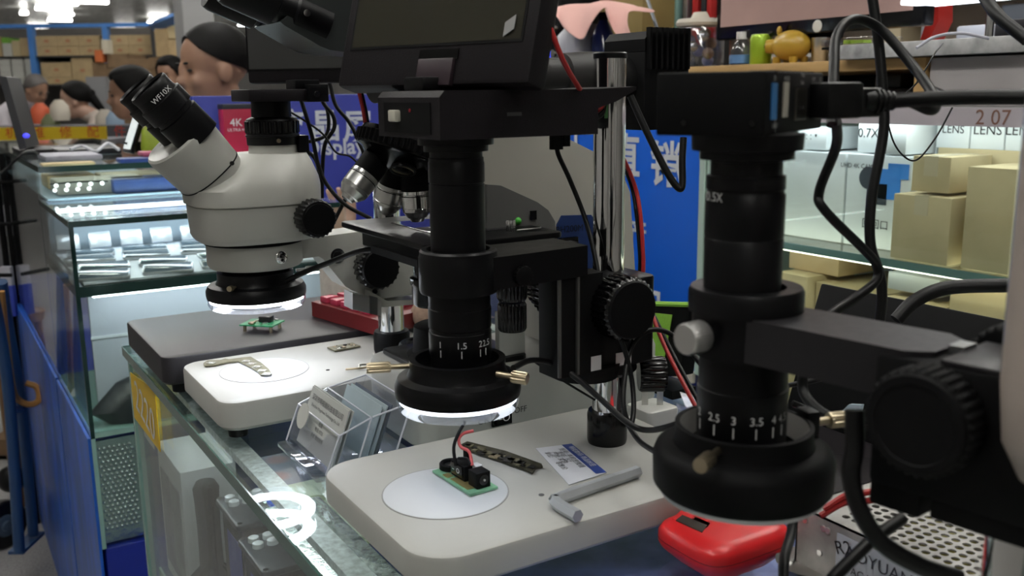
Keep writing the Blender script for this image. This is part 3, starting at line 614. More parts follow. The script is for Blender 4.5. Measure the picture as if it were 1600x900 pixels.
tb, cc, e1, e2 = small_board('green_circuit_board', 'small green circuit board under white ring light on black board', (.352, 1.188), (.7, -.7, 0), .046, .034, .054, PCB, 3, None, 16)
P('connector', G().obox(cc+e1*.004+e2*.004+V((0, 0, .0055)), e1, e2, (0, 0, 1), (.008, .006, .004), .001), CHIP, tb)
for a, b in ((-.018, -.012), (.018, -.012), (-.018, .012), (.018, .012)): P('standoff', G().cyl(cc+e1*a+e2*b+V((0, 0, -.008)), cc+e1*a+e2*b, .0022, n=8), BRS, tb)
# phone board of bare metal with a hook shape on the far disc
t = T('phone_logic_board', 'hook shaped bare phone board across the lit far disc', 'circuit board', (.285, 1.05, .041))
OLV = mat('olive_board', (.16, .15, .095), .45, .3, var=.35, scale=120)
pts = [(318, 569), (324, 565), (345, 564), (352, 562), (358, 563), (380, 560), (392, 559), (400, 564), (408, 568), (420, 578), (425, 586), (408, 588), (402, 582), (392, 576), (380, 570), (372, 566), (356, 567), (336, 572), (320, 573)]
P('substrate', G().prism([PZ(x, y, .0412) for x, y in pts], (0, 0, .0015)), OLV, t)
for x, y in ((385, 565), (393, 569), (402, 574), (410, 580), (417, 585), (330, 568)):
    q = PZ(x, y, .0427); P('shield_can', G().obox(q+V((0, 0, .0006)), (.7, -.7, 0), (.7, .7, 0), (0, 0, 1), (.0045, .0035, .0006)), SOL, t)
tb, cc, e1, e2 = small_board('module_board', 'tiny dark module beside the far chrome pole', (.412, 1.062), (1, .1, 0), .034, .020, .041, OLV, 5, None, 16)
def bent_key(name, label, pts, r, m=STL):
    return S(name, G().tube(pts, r, 6, 4), m, label, 'hex key')
zt_ = .0425
bent_key('hex_key', 'thin bent hex key standing on far base', [PZ(540, 577, zt_), PZ(565, 575, zt_), PZ(584, 571, zt_)], .0012, BRS)
bent_key('hex_key', 'thin upright hex key near the far pole', [PZ(559, 575, zt_), PZ(561, 573, zt_), PZ(562, 570, zt_), PZ(585, 567, zt_), PZ(586, 560, zt_), PZ(583, 552, zt_)], .0012)
# black dust cap on a small dark plate beside the far pole
t = T('battery_block', 'black topped pale block behind the ring light', 'block', (.425, .945, .0405))
cpt = [PZ(590, 561, .062), PZ(634, 544, .062), PZ(700, 575, .062), PZ(648, 592, .062)]
gz = G().prism([V((p.x, p.y, .0405)) for p in cpt], (0, 0, .020)); P('body', gz, mat('pale_block', (.45, .47, .45), .4), t)
P('lid', G().prism([V((p.x, p.y, .0605)) for p in cpt], (0, 0, .0018)), BLKM, t)
q = PZ(662, 556, .064)
t = T('round_dust_cover', 'round black dust cover lying on the dark topped block', 'dust cover', (q.x, q.y, .0623))
P('shell', G().vl(q.x, q.y, [(.0623, .030), (.066, .031), (.078, .026), (.080, .024), (.080, .020), (.0775, .019)], 40), RUB, t)
P('inner_ring', G().ring((q.x, q.y, .0775), (0, 0, 1), [(0, .012), (.0012, .013), (0, .014), (-.001, .013)]), BLK, t)
# red box with rows of keys
t = T('red_key_box', 'dark red tray with rows of crimson keys behind far pole', 'tray', (.54, 1.27, .0465))
RD = mat('dark_red_plastic', (.13, .012, .014), .35)
q0, q1, q2 = PZ(499, 478, .066), PZ(580, 520, .066), PZ(720, 470, .066)
e1 = V((q1.x-q0.x, q1.y-q0.y, 0)); e2 = V((.17, .05, 0))
base_ = V((q0.x, q0.y+.03, 0)); e1 = V((.03, -.155, 0))
cor = [base_, base_+e1, base_+e1+e2, base_+e2]
P('tray', G().prism([V((p.x, p.y, .0465)) for p in cor], (0, 0, .020)), RD, t)
for i in range(5):
    for j in range(3):
        p = base_+e1*(.12+.155*i)+e2*(.10+.16*j); P('key', G().obox(V((p.x, p.y, .0705)), e1, e2, (0, 0, 1), (.0085, .010, .004), .001), mat('crimson_key', (.42, .04, .08), .25), t)
S('foam_pad', G().slab(.50, .57, 1.350, 1.386, .0, .115, .014, .006), mat('cream_foam', (.55, .50, .45), .8, bump=1, scale=120, var=.1), 'cream foam pad upright behind the red tray', 'foam')
S('stone', G().ell((.545, 1.085, .062), (.030, .026, .024)), mat('sandstone', (.36, .24, .17), .85, var=.3, scale=90, bump=1), 'rough brown lump behind the far pole', 'stone')

# ================================================================== METALLURGICAL MICROSCOPE (ivory body, black stage)
by = .838
t = T('metallurgical_microscope', 'ivory metallurgical microscope with black stage and turret', 'microscope', (.50, by, 0))
gb = G().slab(.372, .665, .772, .904, .004, .078, .022, .008)
P('base', gb, mat('grey_base_enamel', (.46, .46, .43), .4, var=.05, scale=9), t)
for x, y in ((.40, .79), (.40, .885), (.64, .79), (.64, .885)): P('foot', G().vl(x, y, [(0, .010), (.004, .010)], 14), RUB, t)
q = PY(783, 651, .7715)
sw = P('power_switch', G().box(q.x-.0115, q.x+.0115, .769, .772, q.z-.0085, q.z+.0085, .001), BLKG, t)
P('rocker', G().obox((q.x, .768, q.z), (1, .12, 0), (.12, -1, 0), (0, 0, 1), (.0085, .0015, .006)), BLKM, sw)
P('print', text_g('–O', .011, (q.x, .7660, q.z), (1, 0, 0), (0, 0, 1)), INK, sw, smooth=0)
P('print', text_g('ON', .0085, (q.x-.0195, .7715, q.z-.001), (1, 0, 0), (0, 0, 1)), INKD, t, smooth=0)
P('print', text_g('OFF', .0085, (q.x+.0225, .7715, q.z+.003), (1, 0, 0), (0, 0, 1)), INKD, t, smooth=0)
P('arm', poly_xz([(.548, .07), (.548, .19), (.53, .218), (.47, .248), (.45, .258), (.435, .27), (.435, .322), (.500, .318), (.535, .305), (.60, .276), (.628, .258), (.640, .235), (.648, .15), (.655, .07)], by-.036, by+.036), BHW, t)
P('focus_block', poly_xz([(.462, .150), (.462, .254), (.478, .252), (.52, .233), (.533, .224), (.541, .212), (.543, .150)], by-.040, by+.04), mat('grey_casting', (.14, .14, .135), .45), t)
P('block_face', G().box(.511, .518, by-.0415, by-.04, .216, .225), BLKM, t)
bp_ = P('name_plate', poly_xz([(.552, .100), (.545, .208), (.551, .217), (.588, .215), (.596, .205), (.612, .100)], by-.0375, by-.036), mat('navy_plate', (.014, .04, .16), .4), t)
q = PY(890, 358, by-.038); P('print', text_g('BH200M', .0098, q, (1, 0, 0), (0, 0, 1)), mat('plate_print', (.004, .006, .015), .5), bp_, smooth=0)
q = PY(888, 384, by-.039); P('plate_switch', G().box(q.x-.011, q.x+.011, by-.042, by-.037, q.z-.009, q.z+.009, .001), BLKG, bp_)
P('print', text_g('I O II', .0065, (q.x, by-.0425, q.z), (1, 0, 0), (0, 0, 1)), INK, bp_, smooth=0)
# stage
sg = P('stage', G().slab(.368, .514, .742, .945, .2045, .2105, .008, .0015), BLK, t)
P('stage_block', G().slab(.385, .505, .760, .93, .186, .2045, .006, .001), BLK, sg)
P('stage_insert', G().slab(.405, .49, .79, .90, .2105, .2112, .004, .0002), mat('clear_insert', (.05, .05, .055), .06, spec=.9), sg)
P('stage_rail', G().box(.366, .372, .757, .86, .189, .196).box(.40, .47, .7585, .761, .190, .197), BLKM, sg)
P('green_mark', G().ell((.497, .80, .216), (.004, .006, .004), 12, 8), mat('vivid_green', (.08, .55, .06), .3), sg)  # small bead in plain bright green
P('slide_clip', G().tube([(.475, .765, .2125), (.50, .765, .2125), (.506, .775, .2125)], .0009, 6), STL, sg)
ck = PY(798, 344, .775); P('clip_knob', G().knurl((ck.x, ck.y, .2105), (ck.x, ck.y, .2215), .0045, 12, .12), CHR, sg)
P('stage_tab', G().box(.495, .535, .748, .762, .190, .198, .001), BLK, sg)
P('tab_screw', G().cyl((.515, .7475, .194), (.515, .746, .194), .002, n=10).cyl((.528, .7475, .194), (.528, .746, .194), .002, n=10), BRS, sg)
P('specimen', G().box(.445, .455, .825, .832, .2112, .2122), BRS, sg)
# condenser sleeve below the stage with magnification figures
kx, ky = .405, .80
co = P('condenser', G().vl(kx, ky, [(.143, .020), (.146, .0225), (.162, .0225), (.164, .024), (.170, .024), (.171, .0205), (.188, .0205)], 40), BLKG, t)
for s, a in (('40x', -20), ('10x', 10), ('4x', 33)):
    an = math.radians(a) - math.radians(90) - .25
    q = V((kx+.0228*math.cos(an), ky+.0228*math.sin(an), .156)); P('print', text_g(s, .006, q, (-math.sin(an), math.cos(an), 0), (0, 0, 1)), INK, co, smooth=0)
P('lamp_well', G().vl(.43, by, [(.078, .036), (.084, .036), (.086, .030), (.112, .028), (.114, .024)], 40), BLKM, t)
P('well_plate', G().slab(.385, .50, .785, .89, .078, .083, .008, .001), BLK, t)
P('well_rim', G().box(.470, .50, .792, .80, .083, .128), mat('pale_post', (.55, .56, .52), .35), t)
# coaxial stage drive hanging below, focus wheel beyond it
q = PY(800, 470, .765)
dr = P('stage_drive', G().cyl((q.x, .765, .176), (q.x, .765, .192), .0055, n=20), STL, t)
P('drive_knob', G().knurl((q.x, .765, .146), (q.x, .765, .178), .0148, 26, .05), BLKG, dr)
P('drive_knob', G().knurl((q.x, .765, .116), (q.x, .765, .144), .0140, 26, .05), BLKG, dr)
P('focus_wheel', G().knurl((.530, by-.085, .15), (.530, by-.036, .15), .026, 30, .06), BLKG, t)
# turret
ox = .412; NC = V((.392, by, .290)); na = V((-.34, 0, -.94)).normalized()
tr = P('turret', G().lathe(NC-na*.012, na, [(0, .040), (.006, .042), (.018, .042), (.020, .036), (.034, .024), (.036, .012)], 48), BLKG, t)
P('turret_grip', G().knurl(NC-na*.008, NC+na*.005, .0445, 48, .05), BLKM, tr)
_, nu, nv = basis(na)
for k, ang in enumerate((0, 300, 180, 95)):
    rad = (V((1, 0, 0))-na*na.x).normalized(); tan = na.cross(rad)
    d = rad*math.cos(math.radians(ang))+tan*math.sin(math.radians(ang))
    oa = (na*math.cos(math.radians(22))+d*math.sin(math.radians(22))).normalized()
    st = NC+na*.012+d*.018
    if k == 3:
        P('empty_port', G().ring(st+oa*.008, oa, [(0, .0105), (.003, .0105), (.003, .0125), (0, .0125)], 28), BLK, tr)
        P('port_bore', G().lathe(st+oa*.0075, oa, [(0, .0105), (.0022, .0104)], 28), BRS, tr); continue
    if k == 1: oa = (na*math.cos(math.radians(18))+d*math.sin(math.radians(18))).normalized()
    ob_ = P('objective', G().lathe(st, oa, [(0, .0125), (.006, .0125), (.0065, .0138), (.024, .0138)], 36), BLKM, tr)
    P('objective_ring', G().lathe(st+oa*.024, oa, [(0, .0138), (.003, .0142), (.0034, .0135), (.004, .0142), (.016, .0142), (.0164, .0135), (.017, .0140), (.020, .0136), (.026, .0095), (.027, .0075), (.030, .006), (.0305, .004)], 36), STL if k else CHR, ob_, smooth=22)
    P('objective_band', G().ring(st+oa*.0285, oa, [(0, .0139), (0, .01435), (.0008, .01435), (.0008, .0139)], 36), BLKM, ob_)
# vertical illuminator, lamp house and viewing head
il = P('illuminator', G().lathe((.36, by-.016, .356), (1, 0, 0), [(0, .024), (.09, .024), (.092, .021), (.13, .021), (.131, .0195), (.150, .0195), (.151, .021), (.180, .021), (.182, .018), (.205, .018), (.206, .0225), (.232, .0245), (.262, .0245), (.264, .020), (.29, .020)], 40), mat('grey_black', (.022, .021, .021), .45), t)
P('ring_slot', G().box(.521, .525, by-.0378, by-.033, .352, .366), BLKM, il)
P('head_block', G().slab(.385, .445, by-.034, by+.034, .318, .398, .008, .003), BLK, t)
lh = P('lamp_house', G().box(.643, .7035, .785, .853, .300, .380, .002), BLKM, t)
P('lamp_house_top', poly_xz([(.643, .380), (.643, .392), (.650, .400), (.7035, .404), (.7035, .380)], .785, .853), BLKM, lh)
for k in range(8): P('fin', G().box(.6455+.0073*k, .6483+.0073*k, .7795, .786, .362, .4035), BLKM, lh)
P('lamp_collar', G().lathe((.625, by-.016, .350), (1, 0, 0), [(0, .021), (.018, .027)], 32), BLKM, lh)
hd = P('viewing_head', sidepoly([(438, 34), (470, 5), (505, -30), (600, -60), (600, 85), (545, 82), (515, 78), (500, 72), (445, 40)], .80, .872), mat('dark_green_black', (.022, .026, .026), .4), t)
for yy in (.812, .862):
    e0, e1 = PY(470, 28, .82), PY(395, -6, .82); e0 = V((e0.x, yy, e0.z)); e1 = V((e1.x, yy, e1.z)); d = (e1-e0).normalized()
    ep = P('eyepiece', G().lathe(e0-d*.02, d, [(0, .0165), (.03, .0165), (.032, .014), (.045, .014), (.047, .0185), (.085, .0185), (.09, .017)], 32), BLK, t)
    P('eyepiece_screw', G().cyl(e0+d*.005+V((0, -.016, 0)), e0+d*.005+V((0, -.021, 0)), .003, n=12), CHR, ep)

# ================================================================== DIGITAL MICROSCOPE IN THE MIDDLE (near white base)
mx, my = .332, .617
t = T('digital_microscope', 'black digital microscope with tilted screen on near white base', 'microscope', (.40, .62, 0))
P('base', G().slab(.249, .548, .519, .724, .015, .040, .034, .004, 8), BASEW, t)
for x, y in ((.277, .548), (.277, .697), (.52, .548), (.52, .697)): P('foot', G().vl(x, y, [(0, .010), (.015, .011)], 16), RUB, t)
P('stage_disc', G().vl(.316, .617, [(.0395, .0478), (.0405, .0478), (.0408, .047)], 56), DISC, t)
P('disc_groove', G().ring((.316, .617, .0401), (0, 0, 1), [(0, .0478), (.0004, .0478), (.0004, .0488), (0, .0488)], 56), mat('groove_grey', (0, 0, 0)), t)
q = PZ(846, 773, .0402); P('screw_hole', G().vl(q.x, q.y, [(.0400, .0022), (.0404, .0022)], 12), mat('hole_grey', (.12, .12, .12), .5), t)
px_, py_ = .486, .637
P('pole_collar', G().vl(px_, py_, [(.040, .0168), (.043, .0175), (.066, .0175), (.069, .0165), (.069, .0138)], 40), BLKG, t)
P('pole', G().vl(px_, py_, [(.064, .0132), (.366, .0132)], 44), CHR, t)
P('pole_cap', G().vl(px_, py_, [(.366, .0138), (.370, .0138), (.371, .0125)], 36), BLK, t)
# focus block on the pole
fb = P('focus_block', G().slab(.452, .514, .606, .664, .116, .190, .008, .002), BLK, t)
P('block_collar', G().vl(px_, py_, [(.104, .022), (.107, .025), (.117, .025)], 36), BLK, fb)
P('label', G().box(.4705, .4865, .6054, .6059, .118, .129), INK, fb, 'small white paper label')
kc = PY(985, 484, .582)
k1 = P('focus_knob', G().knurl((kc.x, .580, kc.z), (kc.x, .606, kc.z), .0262, 32, .05), BLKG, t)
P('knob_face', G().lathe((kc.x, .580, kc.z), (0, -1, 0), [(0, .0235), (.002, .0225), (.0022, .019)], 40), BLKM, k1)
P('focus_knob', G().knurl((kc.x, .664, kc.z), (kc.x, .690, kc.z), .0262, 32, .05), BLKG, t)
lk = PY(1017, 582, .625)
P('clamp_knob', G().knurl((px_+.026, .627, lk.z), (px_+.046, .615, lk.z), .0155, 20, .08), BLKG, t)
# slide with dovetail
P('slide', G().box(.408, .453, .600, .626, .118, .200, .001), BLKM, t)
for x in (.4085, .426): P('slide_edge', G().box(x, x+.0022, .5975, .600, .120, .200), mat('grey_edge', (.12, .12, .115), .4, .6), t)  # paler grey metal strips along the slide edges
P('label', G().box(.441, .451, .5995, .5999, .120, .132), INK, t, 'small white paper label')
P('slide_foot', G().vl(.455, .628, [(.108, .028), (.120, .030)], 36), BLKM, t)
# arm with clamp ring
am = P('arm', G().prism([(mx+.004, my-.026, .199), (.380, my-.024, .199), (.436, my-.019, .199), (.436, my+.028, .199), (mx, my+.028, .199)], (0, 0, .024)), BLK, t)
P('clamp_ring', G().ring((mx, my, 0), (0, 0, 1), [(.196, .0237), (.196, .0288), (.198, .0296), (.222, .0296), (.224, .0288), (.2265, .0288), (.228, .0275), (.228, .0237)], 56), BLK, am)
P('clamp_bolt', G().knurl((mx+.040, my-.0285, .207), (mx+.040, my-.024, .207), .0078, 16, .08), BLKM, am)
# optics
P('zoom_lens', G().vl(mx, my, [(.128, .0215), (.133, .0226), (.148, .0228), (.149, .0236), (.166, .0236), (.1664, .0230), (.169, .0230), (.1695, .0236), (.184, .0236), (.1845, .0231), (.199, .0231)], 48), BLK, t)
for s, a in (('1', -38), ('1.5', 2), ('2', 38), ('2.5', 52)):
    an = math.atan2(-my, -mx)+math.radians(a); u = (-math.sin(an), math.cos(an), 0)
    q = V((mx+.0238*math.cos(an), my+.0238*math.sin(an), .1595)); P('print', text_g(s, .0068, q, u, (0, 0, 1)), INK, t, smooth=0)
    q = V((mx+.0237*math.cos(an), my+.0237*math.sin(an), .1528)); P('tick', G().obox(q, u, (0, 0, 1), (math.cos(an), math.sin(an), 0), (.0003, .0027, .0001)), INK, t)
P('lens_tube', G().vl(mx, my, [(.226, .0203), (.2755, .0203), (.2758, .0197), (.2768, .0197), (.277, .0205), (.291, .0205), (.292, .0200), (.2945, .0200), (.295, .0192), (.299, .0192), (.2993, .0235), (.3035, .0235), (.304, .0275), (.3085, .0275), (.309, .022)], 48), BLK, t)
rl = ring_light(t, mx-.003, my, .1070, .0478, LED, .030)
screw('clamp_screw', (mx-.030, my+.018, .139), (-.92, .36, .0), t, .036, .0042)
screw('clamp_screw', (mx+.010, my-.036, .139), (.60, -.80, -.06), t, .024, .0046)
# camera body with control panel
cm = P('camera', poly_xz([(.302, .309), (.302, .3375), (.306, .342), (.434, .342), (.434, .309)], .583, .684), BLKP, t)
P('control_panel', G().box(.3012, .302, .596, .672, .3125, .334, .0), BLKM, cm)
q = V((.2665, .604, .325)); P('switch_knob', G().obox((.2990, .649, .3245), (0, 1, 0), (0, 0, 1), (1, 0, 0), (.0062, .0042, .0025), .0012), mat('ivory_switch', (.60, .58, .50), .4), cm)
P('indicator', G().cyl((.3014, .627, .3285), (.3006, .627, .3285), .0013, n=10), mat('red_dot', (.25, .01, .02), .4), cm)
P('card_slot', G().box(.352, .370, .5832, .584, .322, .3285), BLKG, cm)
P('slot_mouth', G().box(.355, .367, .5828, .5832, .324, .3265), mat('slot_grey', (.05, .05, .05), .5), cm)
P('camera_tail', poly_xz([(.434, .342), (.470, .3435), (.470, .341), (.452, .333), (.434, .328)], .583, .660), BLKP, cm)
P('jack', G().cyl((.408, .60, .309), (.408, .60, .298), .0052, n=14).cyl((.416, .60, .309), (.416, .60, .300), .004, n=14), BLKM, cm)
P('terminal_block', G().box(.435, .446, .60, .62, .318, .331, .001), mat('green_terminal', (.10, .30, .10), .4), cm)
# tilted monitor
yaw = math.radians(38); rt = R_*math.cos(yaw)-F_*math.sin(yaw); bk = V((-rt.y, rt.x, 0))
hb = V((.3235, .640, .3460)); upm = U_*math.cos(math.radians(16))+bk*math.sin(math.radians(16))
m2, rt, upm, nn = lcd(t, hb-rt*.005, rt, upm, .190, .140, .022, .012, SCRN, 'monitor', .031)
P('monitor_latch', G().obox(hb+rt*.005+upm*.009+nn*.001, rt, upm, nn, (.017, .010, .0025), .001), mat('latch_plum', (.030, .018, .024), .45), m2)
P('latch_recess', G().obox(hb+rt*.005+upm*.0225+nn*.0002, rt, upm, nn, (.019, .004, .0006)), BLKG, m2)
P('film_corner', G().obox(hb+rt*.068+upm*.040+nn*.002, rt+upm*.6, upm, nn, (.005, .005, .0003)), mat('film', (.30, .30, .30), .3), m2)
P('monitor_hinge', G().box(.312, .34, .628, .66, .342, .352, .002), BLK, t)

# ================================================================== NEAR DIGITAL MICROSCOPE (right)
nx, ny = .360, .354
t = T('hdmi_microscope', 'black camera microscope on pole nearest the viewer', 'microscope', (.40, .25, 0))
P('zoom_lens', G().vl(nx, ny, [(.140, .0218), (.150, .0226), (.1515, .0236), (.180, .0236), (.1815, .0240), (.1865, .0240), (.187, .0232), (.205, .0232), (.2055, .0237), (.210, .0237)], 56), BLK, t)
for s, a in (('2', -64), ('2.5', -35), ('3', -9), ('3.5', 19), ('4', 43), ('4.5', 60)):
    an = math.atan2(-ny, -nx)+math.radians(a)-.0; u = (-math.sin(an), math.cos(an), 0)
    q = V((nx+.0238*math.cos(an), ny+.0238*math.sin(an), .1735)); P('print', text_g(s, .0062, q, u, (0, 0, 1)), INK, t, smooth=0)
    q = V((nx+.0237*math.cos(an), ny+.0237*math.sin(an), .1668)); P('tick', G().obox(q, u, (0, 0, 1), (math.cos(an), math.sin(an), 0), (.0003, .0028, .0001)), INK, t)
gdir = V((.160, -.987, 0)).normalized(); gs = V((-gdir.y, gdir.x, 0))
am = P('arm', G().prism([V((nx, ny, .206))-gs*.022, V((nx, ny, .206))+gs*.022, V((nx, ny, .206))+gdir*.098+gs*.022, V((nx, ny, .206))+gdir*.108+gs*.014, V((nx, ny, .206))+gdir*.108-gs*.014, V((nx, ny, .206))+gdir*.098-gs*.022], (0, 0, .0225)), mat('black_satin', (.012, .011, .0135), .38, spec=.42, rvar=.06, scale=200), t)
P('clamp_ring', G().ring((nx, ny, 0), (0, 0, 1), [(.205, .0238), (.205, .0272), (.227, .0275), (.2275, .0296), (.238, .0296), (.240, .0285), (.240, .0205)], 60), BLK, am)
sk = (V((nx, ny, 0))-V((0, 0, 0))).normalized()
d = (-R_*.80-F_*.60).normalized(); p = V((nx, ny, .2185))+d*.0275
P('thumb_screw', G().cyl(p, p+d*.006, .003, n=12), STL, am)
P('thumb_screw_head', G().knurl(p+d*.005, p+d*.018, .0083, 36, .03), ALU, am, 'silver thumb screw')
tb_ = P('lens_tube', G().vl(nx-.003, ny, [(.238, .0198), (.2655, .0200), (.266, .0196), (.267, .0200), (.288, .0200), (.289, .0192), (.2905, .0192), (.291, .0198), (.2975, .0198), (.298, .0180), (.305, .0180), (.306, .0235), (.310, .0235), (.3105, .0275), (.3185, .0280), (.319, .024)], 56), BLK, t)
an = math.atan2(-ny, -nx)-math.radians(48); P('print', text_g('0.5X', .0065, V((nx-.003+.0201*math.cos(an), ny+.0201*math.sin(an), .2875)), (-math.sin(an), math.cos(an), 0), (0, 0, 1)), INK, t, smooth=0)
rl = P('ring_light', G().ring((nx+.002, ny, 0), (0, 0, 1), [(.129, .030), (.129, .0455), (.132, .0478), (.1465, .0482), (.151, .0465), (.1535, .0425), (.154, .0375), (.157, .0365), (.1645, .0365), (.165, .0340), (.152, .0315)], 72), BLKM, t)
P('diffuser', G().ring((nx+.002, ny, 0), (0, 0, 1), [(.1288, .031), (.1288, .045), (.126, .044), (.126, .031)], 60), mat('milk_cover', (.62, .62, .64), .3), rl)
P('inner_reflector', G().ring((nx+.002, ny, 0), (0, 0, 1), [(.1645, .0338), (.153, .0290), (.1525, .0310), (.1640, .0342)], 48), ALU, rl)
p = V((nx+.002, ny, .1605)); d = (-R_*.55-F_*.83).normalized(); screw('clamp_screw', p+d*.034, d, t, .026, .0042)
d = (R_*.93+F_*.25).normalized(); P('clamp_lug', G().obox(p+d*.039, d, (-d.y, d.x, 0), (0, 0, 1), (.004, .006, .008), .001), BLK, rl); screw('clamp_screw', p+d*.036, d, t, .032, .0046)
# camera box with sockets
e1 = (F_*math.cos(math.radians(31))+R_*math.sin(math.radians(31))); e2 = V((-e1.y, e1.x, 0))
C0 = V((nx-.003, ny, 0))
cmc = C0+e1*.022+e2*.009
cam_ = P('camera', G().obox(cmc+V((0, 0, .3335)), e1, e2, (0, 0, 1), (.055, .0270, .0150), .0012), BLKM, t)
P('camera_seam', G().obox(cmc-e1*.038+V((0, 0, .3335)), e1, e2, (0, 0, 1), (.0006, .0273, .0153)), BLKG, cam_)
fc_ = cmc-e2*.0272+V((0, 0, .3335))
def port(name, a, z, w, h, m):
    P(name, G().obox(fc_+e1*a+V((0, 0, z)), e1, (0, 0, 1), e2, (w, h, .0006)), m, cam_)
port('usb_socket', -.0420, .001, .0040, .0085, mat('usb_blue', (.03, .17, .42), .4))
port('usb_socket', -.0220, .0015, .0040, .0085, mat('usb_ivory', (.42, .40, .34), .4))
port('network_socket', .0070, -.001, .0105, .0082, mat('socket_metal', (.16, .15, .13), .35, .9)); port('network_core', .0070, -.001, .009, .0072, mat('network_core', (.004, .004, .005), .3))
port('pin', .0050, -.003, .0010, .0008, INK); port('pin', .0105, -.003, .0010, .0008, INK)
for s, a, z in (('SD', -.043, .0115), ('MOUSE', -.022, .0115), ('G-bit', .007, .0098), ('T-Net', .007, .0135), ('HDMI', .030, .0115), ('DC', .045, .0115), ('USB3.0', -.040, -.0105)):
    P('print', text_g(s, .0030, fc_+e1*a+V((0, 0, z))-e2*.0003, e1, (0, 0, 1)), mat('grey_print_ink', (.35, .35, .35), .5), cam_, smooth=0)
for k in range(9): P('vent_slot', G().obox(cmc+e1*(-.03+.009*k)-e2*.018+V((0, 0, .3487)), e1, e2, (0, 0, 1), (.0022, .006, .0004)), BLKG, cam_)
for a in (-.036, .02): P('screw', G().cyl(cmc-e1*.0552+e2*(a*.6)+V((0, 0, .3245)), cmc-e1*.0562+e2*(a*.6)+V((0, 0, .3245)), .0014, n=10), BLKG, cam_)
# focus block, knob, pole
nl = lambda L, s, z: V((nx, ny, z))+gdir*L+gs*s
fb = P('focus_block', G().obox(nl(.126, 0, .1955), gdir, gs, (0, 0, 1), (.040, .024, .0305), .003), BLKM, t)
P('block_foot', G().obox(nl(.098, -.004, .162), gdir, gs, (0, 0, 1), (.012, .018, .008), .002), BLKM, fb)
P('block_skirt', G().obox(nl(.140, 0, .162), gdir, gs, (0, 0, 1), (.026, .022, .006), .002), BLKM, fb)
P('dovetail', G().obox(nl(.1115, .004, .2235), gdir, gs, (0, 0, 1), (.0035, .006, .006)), mat('bare_rail', (.35, .36, .36), .35, .9), fb)
P('block_top', G().obox(nl(.134, 0, .2265), gdir, gs, (0, 0, 1), (.020, .022, .0015), .0005), MATS['black_satin'], fb)
kc = nl(.114, -.024, .2035)
k1 = P('focus_knob', G().knurl(kc-gs*.016, kc, .0235, 34, .05), BLKM, t)
P('knob_face', G().lathe(kc-gs*.016, -gs, [(0, .0215), (.0015, .0208), (.0017, .0175), (.0012, .017)], 40), BLKM, k1)
kc = nl(.125, .026, .213); P('focus_knob', G().knurl(kc, kc+gs*.016, .0235, 34, .05), BLKM, t)
pp = nl(.143, 0, 0)
P('pole', G().vl(pp.x, pp.y, [(.036, .0125), (.40, .0125)], 44), CHR, t)
P('base', G().slab(.29, .45, .06, .24, .008, .036, .02, .003), BASEW, t)
for x, y in ((.31, .08), (.43, .08), (.31, .22), (.43, .22)): P('foot', G().vl(x, y, [(0, .010), (.008, .010)], 14), RUB, t)
# white body at the right edge of the frame
q = PD(1698, 480, .36)
S('white_housing', G().sup([(q.z-.075, q.x, q.y, .006, .006), (q.z-.070, q.x, q.y, .016, .016), (q.z-.055, q.x, q.y, .024, .022), (q.z-.03, q.x, q.y, .027, .024), (q.z+.16, q.x, q.y, .027, .024), (q.z+.165, q.x, q.y, .02, .018)], 36, 2.6), mat('beige_housing', (.42, .36, .32), .45), 'beige rounded housing cut by the right picture edge', 'housing')

# ================================================================== SMALL THINGS ON THE NEAR BASE
zt = .0412
t = T('demo_board', 'green demo board with switch, jack and coin cell on lit disc', 'circuit board', (.333, .615, zt))
d1 = (PZ(735, 776, zt)-PZ(677, 739, zt)); d1.z = 0; d1.normalize(); d2 = V((-d1.y, d1.x, 0))
c0 = (PZ(735, 776, zt)+PZ(677, 739, zt)+PZ(776, 764, zt)+PZ(718, 728, zt))/4
P('substrate', G().obox(c0+V((0, 0, .0012)), d1, d2, (0, 0, 1), (.029, .0125, .0009)), mat('pale_green_board', (.22, .48, .30), .35, var=.35, scale=70), t)
P('copper_pads', G().obox(c0-d2*.006+d1*.008+V((0, 0, .0023)), d1, d2, (0, 0, 1), (.013, .004, .0003)).obox(c0-d2*.008-d1*.012+V((0, 0, .0023)), d1, d2, (0, 0, 1), (.004, .003, .0003)), mat('gold_pads', (.55, .45, .20), .3, .7), t)
sp = c0-d1*.003+d2*.001
sw = P('rocker_switch', G().obox(sp+V((0, 0, .0085)), d1, d2, (0, 0, 1), (.0105, .0055, .0062), .0008), BLKM, t)
P('rocker_face', G().obox(sp-d2*.0058+V((0, 0, .0095)), d1, d2, (0, 0, 1), (.0085, .0009, .0046), .0003), BLKG, sw)
P('print', text_g('–  O', .006, sp-d2*.0069+V((0, 0, .0095)), d1, (0, 0, 1)), INK, sw, smooth=0)
jp = c0+d1*.019+d2*.002
jk = P('power_jack', G().obox(jp+V((0, 0, .0085)), d1, d2, (0, 0, 1), (.0065, .0062, .0064), .0008), BLKM, t)
P('jack_mouth', G().cyl(jp+d1*.0064+V((0, 0, .009)), jp+d1*.0070+V((0, 0, .009)), .0042, n=20), BLKG, jk)
P('jack_pin', G().cyl(jp+d1*.0066+V((0, 0, .009)), jp+d1*.0080+V((0, 0, .009)), .0009, n=8), STL, jk)
cp = c0-d1*.024+d2*.002
cl = P('coin_cell_holder', G().ring(cp+V((0, 0, .0045)), (0, 0, 1), [(-.002, .0065), (.0025, .0065), (.003, .0085), (.002, .0095), (-.002, .0095)], 32), BLKM, t)
P('coin_cell', G().vl(cp.x, cp.y, [(zt+.002, .0062), (zt+.0048, .0062)], 28), STL, cl)
P('terminal', G().obox(c0-d1*.010+d2*.009+V((0, 0, .012)), d1, d2, (0, 0, 1), (.0032, .002, .009), .0006), BLKM, t)
